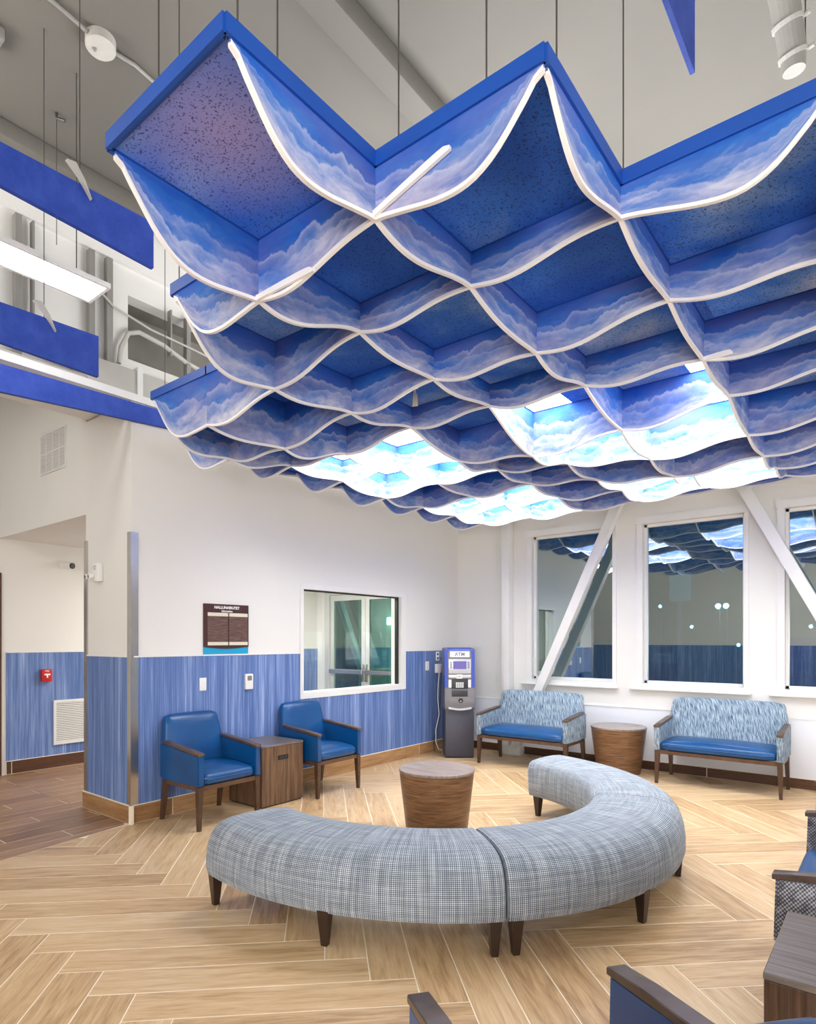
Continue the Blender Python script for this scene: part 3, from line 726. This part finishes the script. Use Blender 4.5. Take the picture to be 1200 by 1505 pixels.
# ------------------------------------------------------------------ open bulkhead at upper left
bk = struct(from_bm('wall_bulkhead', (lambda b: (abox(b, -5.75, -5.6, -1, 3.02, 3.53, ZD), abox(b, -5.75, -5.6, 3.02, 4.6, 3.53, 4.15), abox(b, -5.75, -5.6, 3.02, 4.6, 4.75, ZD),
    abox(b, -5.75, -5.6, 4.6, YF, 3.53, ZD), abox(b, -5.6, -5.56, -1, YF, 5.0, ZD), b)[-1])(BM()), 'wall_paint'))
box('recess_back', -5.98, -5.94, 2.9, 4.8, 4.0, 4.9, 'recess_grey', bk); box('recess_top', -5.95, -5.75, 2.9, 4.8, 4.75, 4.8, 'recess_grey', bk); box('recess_floor', -5.95, -5.75, 2.9, 4.8, 4.1, 4.15, 'recess_grey', bk)
box('recess_side', -5.95, -5.75, 2.95, 3.02, 4.1, 4.8, 'recess_grey', bk); box('recess_end', -5.95, -5.75, 4.6, 4.66, 4.1, 4.8, 'recess_grey', bk)
struct(box('trim_18', -5.6, XL+.0, -1, YF, 3.47, 3.53, 'white_metal'))
for k, (y, z0, z1, w) in enumerate(((2.02, 3.53, 4.97, .05), (2.15, 3.9, 4.97, .016), (2.62, 3.53, 4.97, .05), (2.78, 3.53, 4.97, .055), (3.60, 3.95, 4.75, .045), (3.42, 4.3, 4.75, .016))):
    o = struct(box('trim_%d' % (19+k), -5.58, -5.52, y, y+w, z0, z1, 'grey_metal'))
du = thing('duct', 'grey sheet metal duct section standing on the ledge at upper left', 'duct', (-5.36, 2.9, 3.53))
box('body', -.2, .1, -.42, .9, 0, .38, 'duct_grey', du, bevel=.006); box('flange', -.21, .12, .02, .07, 0, .41, 'white_metal', du); box('end_section', -.15, .08, -1.8, -.42, 0, .2, 'duct_grey', du, bevel=.006)
bm = BM(); tube(bm, [(-5.54, 2.90, 4.05), (-5.54, 2.92, 4.2), (-5.54, 2.99, 4.36), (-5.54, 3.1, 4.41), (-5.54, 3.35, 4.38), (-5.54, 3.6, 4.30), (-5.54, 4.1, 4.22)], .022, 10)
tag(from_bm('flexible_conduit', bm, 'duct_grey'), 'flexible grey conduit bending across the dark recess at upper left', 'conduit')
bm = BM(); tube(bm, [(-5.5, 2.70, 4.62), (-5.5, 2.83, 4.53), (-5.5, 3.2, 4.46), (-5.5, 3.6, 4.44), (-5.5, 4.2, 4.40)], .010, 8)
tag(from_bm('thin_conduit', bm, 'duct_grey'), 'thin pipe running along the dark recess at upper left', 'pipe')
# roof deck fittings
jb = thing('junction_box', 'round white junction box on the grey roof deck', 'junction box', (-4.10, 2.02, ZD))
bm = BM(); lathe(bm, [(.085, -.07), (.095, -.06), (.095, 0)], 32); from_bm('box', bm, 'duct_grey', jb)
bm = BM(); lathe(bm, [(.01, -.085), (.012, -.07)], 10, (-.02, -.03, 0)); from_bm('knockout', bm, 'grey_metal', jb)
for pts in ([(-4.06, 1.2, 5.48), (-4.07, 1.72, 5.48), (-4.085, 1.93, 5.47)], [(-4.09, 2.11, 5.47), (-4.08, 2.25, 5.48), (-4.10, 2.42, 5.48), (-4.14, 2.7, 5.48)]):
    bm = BM(); tube(bm, [(p[0]+4.10, p[1]-2.02, p[2]-ZD) for p in pts], .014, 8); from_bm('conduit', bm, 'grey_metal', jb)
eb = thing('ceiling_fixture', 'metal fixture on the roof deck cut by the left edge', 'fixture', (-4.60, 1.53, ZD))
box('body', -.1, .1, -.16, .06, -.09, 0, 'grey_metal', eb, bevel=.02); bm = BM(); lathe(bm, [(.035, -.11), (.04, -.09)], 16, (.03, 0, 0)); from_bm('lens', bm, 'white_plastic', eb)
hk = thing('deck_hook', 'small dark angle hook and wire below the roof deck, left', 'hook', (-4.93, 2.09, ZD))
bm = BM(); tube(bm, [(0, 0, 0), (0, 0, -.04), (.05, .04, -.06)], .012, 6); tube(bm, [(0, 0, -.05), (0, 0, -1.0)], .003, 6); from_bm('hook', bm, 'wire', hk)
pp = thing('clamped_pipe', 'short white pipe with clamps hanging at the upper right', 'pipe', (-.49, 4.50, 4.9))
bm = BM(); tube(bm, [(-.06, -.22, .62), (-.03, -.10, .40), (0, 0, .16), (.005, .01, .05)], [.082, .078, .072, .06], 20); from_bm('pipe', bm, 'pipe_paint', pp)
for (x, y, z, rr_) in ((-.045, -.16, .50, .088), (-.02, -.06, .30, .084), (0, 0, .14, .078)):
    bm = BM(); d_ = Vector((-.03, -.11, .22)).normalized(); c0 = Vector((x, y, z)); tube(bm, [c0-d_*.012, c0+d_*.012], rr_, 20); tube(bm, [c0+Vector((rr_, 0, 0)), c0+Vector((rr_+.03, -.01, 0))], .012, 8)
    from_bm('clamp', bm, 'duct_grey', pp)
bm = BM(); tube(bm, [(.06, .03, .1), (.06, .03, .6)], .004, 6); from_bm('hanger_wire', bm, 'wire', pp)

# ------------------------------------------------------------------ wall fittings
g = thing('wall_grille', 'white return-air grille high on the wall above the hallway', 'grille', (-6.311, 2.645, 3.13))
b = BM(); w, h_ = .286, .40
for q in ((-w, -w+.02, 0, h_), (w-.02, w, 0, h_), (-w+.02, w-.02, 0, .02), (-w+.02, w-.02, h_-.02, h_), (-w+.02, w-.02, h_/2-.008, h_/2+.008), (-.153, -.143, 0, h_), (-.005, .005, 0, h_), (.143, .153, 0, h_)): abox(b, q[0], q[1], -.012, 0, q[2], q[3])
from_bm('frame', b, 'white_metal', g); box('backing', -w+.02, w-.02, -.002, 0, .02, h_-.02, 'recess_grey', g)
for k in range(20): box('slat', -w+.02, w-.02, -.009, -.003, .026+k*.0178, .038+k*.0178, 'white_metal', g)
g = thing('wall_grille', 'white louvred grille low on the blue hallway wall', 'grille', (-7.692, 3.223, .268))
b = BM(); w, h_ = .75, .525
for q in ((0, .03, 0, h_), (w-.03, w, 0, h_), (.03, w-.03, 0, .03), (.03, w-.03, h_-.03, h_)): abox(b, 0, .016, q[0], q[1], q[2], q[3])
from_bm('frame', b, 'white_metal', g); box('backing', 0, .003, .03, w-.03, .03, h_-.03, 'recess_grey', g)
for k in range(22):
    bm = BM(); prism(bm, [(.003, .036+k*.0213), (.013, .032+k*.0213), (.013, .040+k*.0213), (.003, .047+k*.0213)], 'y', .03, w-.03); from_bm('slat', bm, 'white_metal', g)
al = thing('fire_alarm', 'red fire alarm pull station on the blue hallway wall', 'fire alarm', (-7.692, 3.136, 1.02))
box('housing', 0, .045, -.058, .058, 0, .145, 'alarm_red', al, bevel=.006); box('pull_handle', .045, .056, -.032, .032, .075, .092, 'sign_white', al); box('pull_stem', .045, .056, -.007, .007, .045, .075, 'sign_white', al)
text_mesh('lettering', 'FIRE', .026, 'sign_white', al, (.046, 0, .122), (PI/2, 0, PI/2))
cm = thing('security_camera', 'white bullet security camera with black lens on hallway wall', 'camera', (-7.70, 3.33, 2.40))
bm = BM(); lathe(bm, [(.045, 0), (.045, .02), (.02, .03)], 20); o = from_bm('mount', bm, 'white_plastic', cm, smooth=True, rot=(0, PI/2, 0))
bm = BM(); tube(bm, [(.02, -.02, 0), (.07, .0, -.01), (.16, .04, -.02)], [.03, .04, .042], 16); from_bm('housing', bm, 'white_plastic', cm, smooth=True)
bm = BM(); tube(bm, [(.158, .039, -.02), (.175, .046, -.022)], .036, 16); from_bm('lens', bm, 'black', cm)
sn = thing('motion_sensor', 'white wall sensor with two little lamps on the column', 'sensor', (-5.37, 2.645, 2.01))
box('housing', -.05, .05, -.05, 0, 0, .16, 'white_plastic', sn, bevel=.012)
for x in (-.085, -.025):
    bm = BM(); tube(bm, [(x, -.05, .05), (x-.01, -.09, .045)], [.018, .024], 14); from_bm('lamp_head', bm, 'white_plastic', sn, smooth=True)
    bm = BM(); tube(bm, [(x-.01, -.088, .045), (x-.0105, -.092, .045)], .017, 14); from_bm('lens', bm, 'machine_dark', sn)
bm = BM(); lathe(bm, [(.022, 0), (.018, .01)], 16); from_bm('dome', bm, 'machine_silver', sn, loc=(0, -.05, .12), rot=(PI/2, 0, 0))
si = thing('wall_sign', 'dark wood information board with cyan foot on the white wall', 'sign', (XL, 3.58, 1.355))
b = BM(); n = 14; low = [(-.25+.5*k/n, .085-.018*math.sin(PI*k/n)) for k in range(n+1)]
prism(b, low+[(.25, .48), (-.25, .48)], 'x', 0, .016); from_bm('board', b, 'sign_dark', si)
b = BM(); prism(b, [(-.25, 0), (.25, 0)]+low[::-1], 'x', 0, .010); from_bm('foot', b, 'sign_cyan', si)
for (y0, y1) in ((-.215, .008), (.022, .235)):
    box('panel', .016, .019, y0, y1, .105, .395, 'sign_wood', si); box('panel_rail', .019, .022, y0, y1, .368, .40, 'sign_cream', si); box('panel_rail', .019, .022, y0, y1, .10, .13, 'sign_cream', si)
text_mesh('lettering', 'NALLUNAIRUTET', .036, 'sign_white', si, (.0165, 0, .448), (PI/2, 0, PI/2), .0015, .0008)
text_mesh('lettering', 'Information', .026, 'sign_white', si, (.0165, 0, .416), (PI/2, 0, PI/2), .0015, .0004)
def plate(label, x, y, z, w, h_, name='light_switch', cat='switch'):
    t_ = thing(name, label, cat, (x, y, z)); box('cover', 0, .008, -w/2, w/2, -h_/2, h_/2, 'white_plastic', t_, bevel=.002); return t_
t_ = plate('blank white switch plate on the blue wall below the information board', XL+.008, 3.32, 1.105, .07, .115)
box('rocker', .008, .011, -.017, .017, -.033, .033, 'white_plastic', t_)
t_ = thing('thermostat', 'white thermostat with small grey display on the blue wall', 'thermostat', (XL+.008, 3.828, 1.03))
box('body', 0, .028, -.044, .044, 0, .148, 'white_plastic', t_, bevel=.005); box('display', .028, .030, -.026, .026, .085, .13, 'recess_grey', t_)
OUT = [('power outlet in the blue wall, left of the pair near the cash machine', 6.80, 1.16), ('upper power outlet with black plug beside the cash machine', 7.04, 1.285), ]
for n_, (lab, y, z) in enumerate(OUT):
    t_ = plate(lab, XL+.008, y, z, .075, .12, 'outlet', 'outlet')
    for dz in (-.028, .028): box('socket', .008, .011, -.016, .016, dz-.014, dz+.014, 'white_metal' if n_ == 0 else 'machine_dark', t_)
t_ = thing('junction_cover', 'white square box the grey cable runs down from', 'box', (XL+.008, 7.04, 1.06)); box('body', 0, .04, -.06, .06, 0, .12, 'white_plastic', t_, bevel=.006)
# ------------------------------------------------------------------ seating family
def seat(name, label, cat, w, loc, rz, back_m, arm_m, group=None, seat_m='blue_vinyl', dp=0.0):
    """upholstered seat: front is local +y, w = width over the arms"""
    t_ = thing(name, label, cat, loc, rz, group); a = w/2
    for s in (-1, 1):
        b = BM(); taper(b, s*(a-.022), .268, 0, .028, .028, s*(a-.03), .262, .345, .048, .048); from_bm('leg', b, 'leg_wood', t_)
        b = BM(); taper(b, s*(a-.026), -.268, 0, .028, .030, s*(a-.032), -.215, .345, .044, .052); from_bm('leg', b, 'leg_wood', t_)
    b = BM(); abox(b, -a+.05, a-.05, .245, .280, .312, .348); abox(b, -a+.05, a-.05, -.24, -.21, .312, .348)
    for s in (-1, 1): abox(b, min(s*(a-.045), s*(a-.015)), max(s*(a-.045), s*(a-.015)), -.21, .245, .312, .348)
    from_bm('apron', b, 'frame_wood', t_)
    for s in (-1, 1):
        x0, x1 = sorted((s*(a-.055), s*a))
        b = BM(); prism(b, [(-.255-dp, .37), (-.235-dp, .350), (.288, .350), (.292, .358), (.285, .592), (-.20, .640), (-.262-dp, .640)], 'x', x0, x1)
        bmesh.ops.recalc_face_normals(b, faces=b.faces[:]); bmesh.ops.bevel(b, geom=b.edges[:], offset=.006, segments=2, affect='EDGES')
        ar = from_bm('arm', b, arm_m, t_, smooth=True)
        b = BM(); prism(b, [(.297, .588), (.297, .610), (.15, .630), (-.215-dp, .664), (-.215-dp, .642)], 'x', x0-.002, x1+.002)
        bmesh.ops.recalc_face_normals(b, faces=b.faces[:]); bmesh.ops.bevel(b, geom=b.edges[:], offset=.003, segments=1, affect='EDGES')
        from_bm('arm_cap', b, 'arm_wood', ar, smooth=True)
    b = BM()
    def sf(co, n):
        if n.z < 0: return co
        co.z += -.012*max(0, n.y)**2
        return co
    pillow(b, (0, .045, .400), (a-.057, .245, .054), .04, .028, 10, sf); from_bm('seat', b, seat_m, t_, smooth=2)
    b = BM()
    def bf(co, n):
        z = co.z+.63; yy = co.y-.198-dp-.088*(z-.40)/.46+(.020*(1-n.x**2) if n.y > 0 else 0)*(1-abs(n.z)**3)
        wx = co.x*(1-.048/a*max(0, (n.z+.3)/1.3)); z += .010*(1-n.x**2)*max(0, n.z)
        return Vector((wx, yy, z))
    pillow(b, (0, 0, 0), (a-.004, .042, .235), .038, 0, 10, bf); from_bm('backrest', b, back_m, t_, smooth=2)
    return t_
CW = .62
c1 = seat('armchair', 'blue vinyl armchair beside the column corner, left of side table', 'chair', CW, (-4.505, 3.16, 0), -PI/2, 'blue_vinyl', 'blue_vinyl', 'blue vinyl armchairs')
c2 = copy_tree(c1, None, location=(-4.51, 4.465, 0), label='blue vinyl armchair below the service window, right of side table')
c3 = seat('armchair', 'blue vinyl armchair cut by the bottom edge, nearest the viewer', 'chair', CW, (-.53, 1.325, 0), math.atan2(.60, -.80)-PI/2, 'blue_vinyl', 'blue_vinyl', 'blue vinyl armchairs', dp=.10)
LW = 1.16
l1 = seat('loveseat', 'patterned two-seat bench with blue seat beside the cash machine', 'loveseat', LW, (-3.405, 6.925, 0), PI, 'loveseat_fabric', 'loveseat_fabric', 'patterned loveseats')
l2 = copy_tree(l1, None, location=(-1.405, 7.185, 0), label='patterned two-seat bench with blue seat below the middle window')
l3 = seat('loveseat', 'grey checked two-seat bench at right edge behind the dark table', 'loveseat', LW, (-.075, 3.37, 0), PI/2, 'loveseat_fabric', 'check_fabric', 'patterned loveseats')
l4 = copy_tree(l3, None, location=(-.11, 5.36, 0), label='checked two-seat bench at right edge, mostly out of frame, further back')

# side tables
t_ = thing('side_table', 'walnut cube table with power sockets between the two blue armchairs', 'table', (-4.595, 3.85, 0))
box('body', -.235, .235, -.25, .25, .012, .535, 'walnut_vertical', t_, bevel=.003, seg=1); box('tabletop', -.237, .238, -.252, .252, .535, .555, 'laminate_top', t_, bevel=.003, seg=1); box('plinth', -.22, .22, -.235, .235, 0, .012, 'black', t_)
pw = box('power_outlet', .235, .241, -.06, .06, .41, .45, 'black', t_)
for y in (-.038, -.008, .03): box('socket', .241, .243, y-.009, y+.009, .42, .44, 'machine_dark', pw)
t_ = thing('side_table', 'dark walnut cube table at the lower right edge', 'table', (-.048, 2.335, 0))
box('body', -.248, .248, -.262, .262, .012, .53, 'walnut_dark', t_, bevel=.003, seg=1); box('tabletop', -.25, .25, -.264, .264, .53, .552, 'laminate_top', t_, bevel=.003, seg=1); box('plinth', -.23, .23, -.24, .24, 0, .012, 'black', t_)
# round tapered tables
def round_table(label, x, y, r0, r1, h_):
    t_ = thing('round_table', label, 'table', (x, y, 0), 0, 'round tapered tables')
    b = BM(); lathe(b, [(r0-.01, 0), (r0, .006), (r1, h_-.02)], 56); from_bm('body', b, 'walnut_around', t_, smooth=True)
    b = BM(); lathe(b, [(r1+.001, h_-.02), (r1+.003, h_-.016), (r1+.003, h_-.003), (r1, h_)], 56); from_bm('tabletop', b, 'round_top', t_, smooth=True)
round_table('tapered round walnut table inside the curved bench', -2.75, 3.99, .232, .288, .515)
round_table('tapered round walnut table between the two patterned loveseats', -2.46, 7.21, .235, .30, .525)

# ------------------------------------------------------------------ curved bench in three pieces
BC = (-2.70, 3.80); RM = 1.45
PROF = [(1.175, .172), (1.158, .21), (1.152, .28), (1.152, .37), (1.158, .42), (1.176, .452), (1.212, .467), (1.30, .477), (1.40, .481), (1.50, .480), (1.575, .474), (1.632, .459), (1.672, .434), (1.702, .393), (1.720, .34), (1.729, .27), (1.729, .21), (1.716, .172)]
def bench():
    t_ = thing('curved_bench', 'curved grey woven bench piece in front, left third of the ring', 'bench', (0, 0, 0), 0, 'curved bench pieces')
    N = 36; A = math.radians(29.75); cxm, czm = 1.44, .32; n = len(PROF); v = []; uv = []; f = []
    s = [0]
    for (a, b_) in zip(PROF, PROF[1:]): s.append(s[-1]+math.hypot(b_[0]-a[0], b_[1]-a[1]))
    cols = []
    for e, k in ((-A, .88), (-A+.001, .945), (-A+.006, .98), (-A+.016, 1.0)): cols.append((e, k))
    for q in range(1, N): cols.append((-A+.016+(2*A-.032)*q/N, 1.0))
    for e, k in ((A-.016, 1.0), (A-.006, .98), (A-.001, .945), (A, .88)): cols.append((e, k))
    for (ph, k) in cols:
        seam = .004*math.exp(-(ph/.007)**2)
        for m, (r, z) in enumerate(PROF):
            k2 = k if z > .2 else 1-(1-k)*.5
            r_ = cxm+(r-cxm)*(1-(1-k2)*.5); z_ = czm+(z-czm)*k2 if z > .2 else z
            if m >= 10: r_ -= seam
            v.append((r_*math.cos(ph)-RM, r_*math.sin(ph), z_)); uv.append((ph*1.45, s[m]))
    M = len(cols)
    for q in range(M-1):
        for m in range(n-1): f.append((q*n+m, q*n+m+1, (q+1)*n+m+1, (q+1)*n+m))
        f.append((q*n+n-1, q*n, (q+1)*n, (q+1)*n+n-1))
    f += [tuple(range(n))[::-1], tuple((M-1)*n+m for m in range(n))]
    c = pyd('cushion', v, f, 'bench_fabric', t_, smooth=True, uv=uv)
    for (r, d) in ((1.685, -28.2), (1.685, 0), (1.685, 28.2), (1.215, -26.5), (1.215, 26.5)):
        ph = math.radians(d); b = BM()
        taper(b, 0, 0, 0, .032, .032, 0, 0, .178, .062, .062)
        from_bm('leg', b, 'bench_leg', t_, loc=(r*math.cos(ph)-RM, r*math.sin(ph), 0), rot=(0, 0, ph))
    return t_
B1 = bench()
for k, (deg, lab) in enumerate(((288, None), (348, 'curved grey woven bench piece in the middle of the ring, right front'), (48, 'curved grey woven bench piece farthest back, open far end of the ring'))):
    a = math.radians(deg); loc = (BC[0]+RM*math.cos(a), BC[1]+RM*math.sin(a), 0)
    if k == 0: B1.location = loc; B1.rotation_euler = (0, 0, a)
    else: copy_tree(B1, None, location=loc, rotation_euler=(0, 0, a), label=lab)

# ------------------------------------------------------------------ cash machine
am = thing('cash_machine', 'grey and blue cash machine standing in the far corner', 'cash machine', (-4.451, 6.943, 0), math.radians(-140.7))
box('cabinet', -.182, .182, -.21, .21, .015, .62, 'charcoal', am, bevel=.006); box('plinth', -.175, .175, -.2, .205, 0, .015, 'black', am)
b = BM(); prism(b, [(-.21, .60), (.17, .60), (.225, .62), (.245, .66), (.235, .76), (.215, .86), (.215, 1.30), (.20, 1.38), (.16, 1.405), (-.17, 1.405), (-.21, 1.37)], 'x', -.19, .19)
bmesh.ops.recalc_face_normals(b, faces=b.faces[:]); bmesh.ops.bevel(b, geom=b.edges[:], offset=.012, segments=2, affect='EDGES'); from_bm('housing', b, 'machine_grey', am, smooth=True)
for s in (-1, 1):
    x0, x1 = sorted((s*.152, s*.192)); b = BM(); prism(b, [(.10, .90), (.222, .90), (.224, 1.30), (.208, 1.385), (.10, 1.40)], 'x', x0, x1); from_bm('side_trim', b, 'machine_blue', am)
b = BM(); prism(b, [(.10, 1.37), (.215, 1.365), (.206, 1.39), (.16, 1.409), (.10, 1.409)], 'x', -.152, .152); from_bm('top_trim', b, 'machine_blue', am)
tp = box('topper', -.125, .125, .20, .226, 1.285, 1.362, 'topper_light', am, bevel=.004)
text_mesh('lettering', 'ATM', .062, 'machine_grey', tp, (0, .2265, 1.322), (PI/2, 0, PI), .001, .001)
bz = box('screen_bezel', -.142, .142, .20, .226, 1.075, 1.262, 'machine_silver', am, bevel=.004)
box('screen', -.085, .085, .226, .229, 1.135, 1.235, 'screen_light', bz)
for s in (-1, 1):
    for q in range(4): box('key', s*.112-.012, s*.112+.012, .226, .230, 1.145+q*.022, 1.160+q*.022, 'machine_grey', bz)
cb = box('card_bar', -.142, .142, .205, .228, 1.02, 1.062, 'machine_silver', am, bevel=.003); box('card_reader', -.03, .045, .228, .240, 1.012, 1.066, 'white_plastic', cb, bevel=.003); box('slot', -.014, .03, .240, .242, 1.036, 1.042, 'black', cb)
kb = box('keypad_panel', -.105, .105, .205, .228, .885, 1.008, 'machine_dark', am, bevel=.003)
for q in range(4):
    for s in range(3): box('key', -.048+q*.026, -.028+q*.026, .228, .232, .90+s*.024, .917+s*.024, 'white_plastic', kb)
for s in (-1, 1): box('label_strip', s*.124-.017, s*.124+.017, .21, .228, .90, 1.0, 'sign_white', am)
box('receipt_slot', -.10, .10, .20, .236, .785, .862, 'machine_dark', am, bevel=.004); box('lower_face', -.142, .142, .19, .24, .675, .775, 'machine_grey', am, bevel=.006)
bm = BM(); lathe(bm, [(.03, 0), (.03, .004)], 20); from_bm('lock', bm, 'black', am, loc=(-.01, .241, .735), rot=(-PI/2, 0, 0))
bm = BM(); lathe(bm, [(.013, 0), (.013, .006)], 14); from_bm('lock_core', bm, 'steel', am, loc=(-.01, .243, .728), rot=(-PI/2, 0, 0))
b = BM(); n = 12; prism(b, [(-.145+.29*k/n, .632-.02*math.sin(PI*k/n)) for k in range(n+1)]+[(.145-.29*k/n, .655-.02*math.sin(PI*(n-k)/n)) for k in range(n+1)], 'y', .22, .262); from_bm('lip', b, 'machine_silver', am)
IM = (Matrix.Translation((-4.451, 6.943, 0)) @ Matrix.Rotation(math.radians(-140.7), 4, 'Z')).inverted()
for nm, mt, r_, pts in (('cable', 'white_plastic', .006, [(XL+.055, 7.02, 1.09), (XL+.05, 7.0, .9), (XL+.05, 6.99, .7), (XL+.06, 7.01, .5), (XL+.06, 6.93, .3), (XL+.08, 6.90, .15), (XL+.10, 6.93, .05), (XL+.16, 6.98, .03)]),
                        ('power_cord', 'black', .005, [(XL+.03, 7.06, 1.27), (XL+.06, 7.09, 1.22), (XL+.05, 7.06, .9), (XL+.05, 7.03, .45), (XL+.05, 6.90, .18), (XL+.08, 6.86, .02), (XL+.15, 6.93, .012)])):
    bm = BM(); tube(bm, [IM @ Vector(p) for p in pts], r_, 8); o = from_bm(nm, bm, mt, am, smooth=2)
    if nm == 'cable': o['label'] = 'pale loose cable'
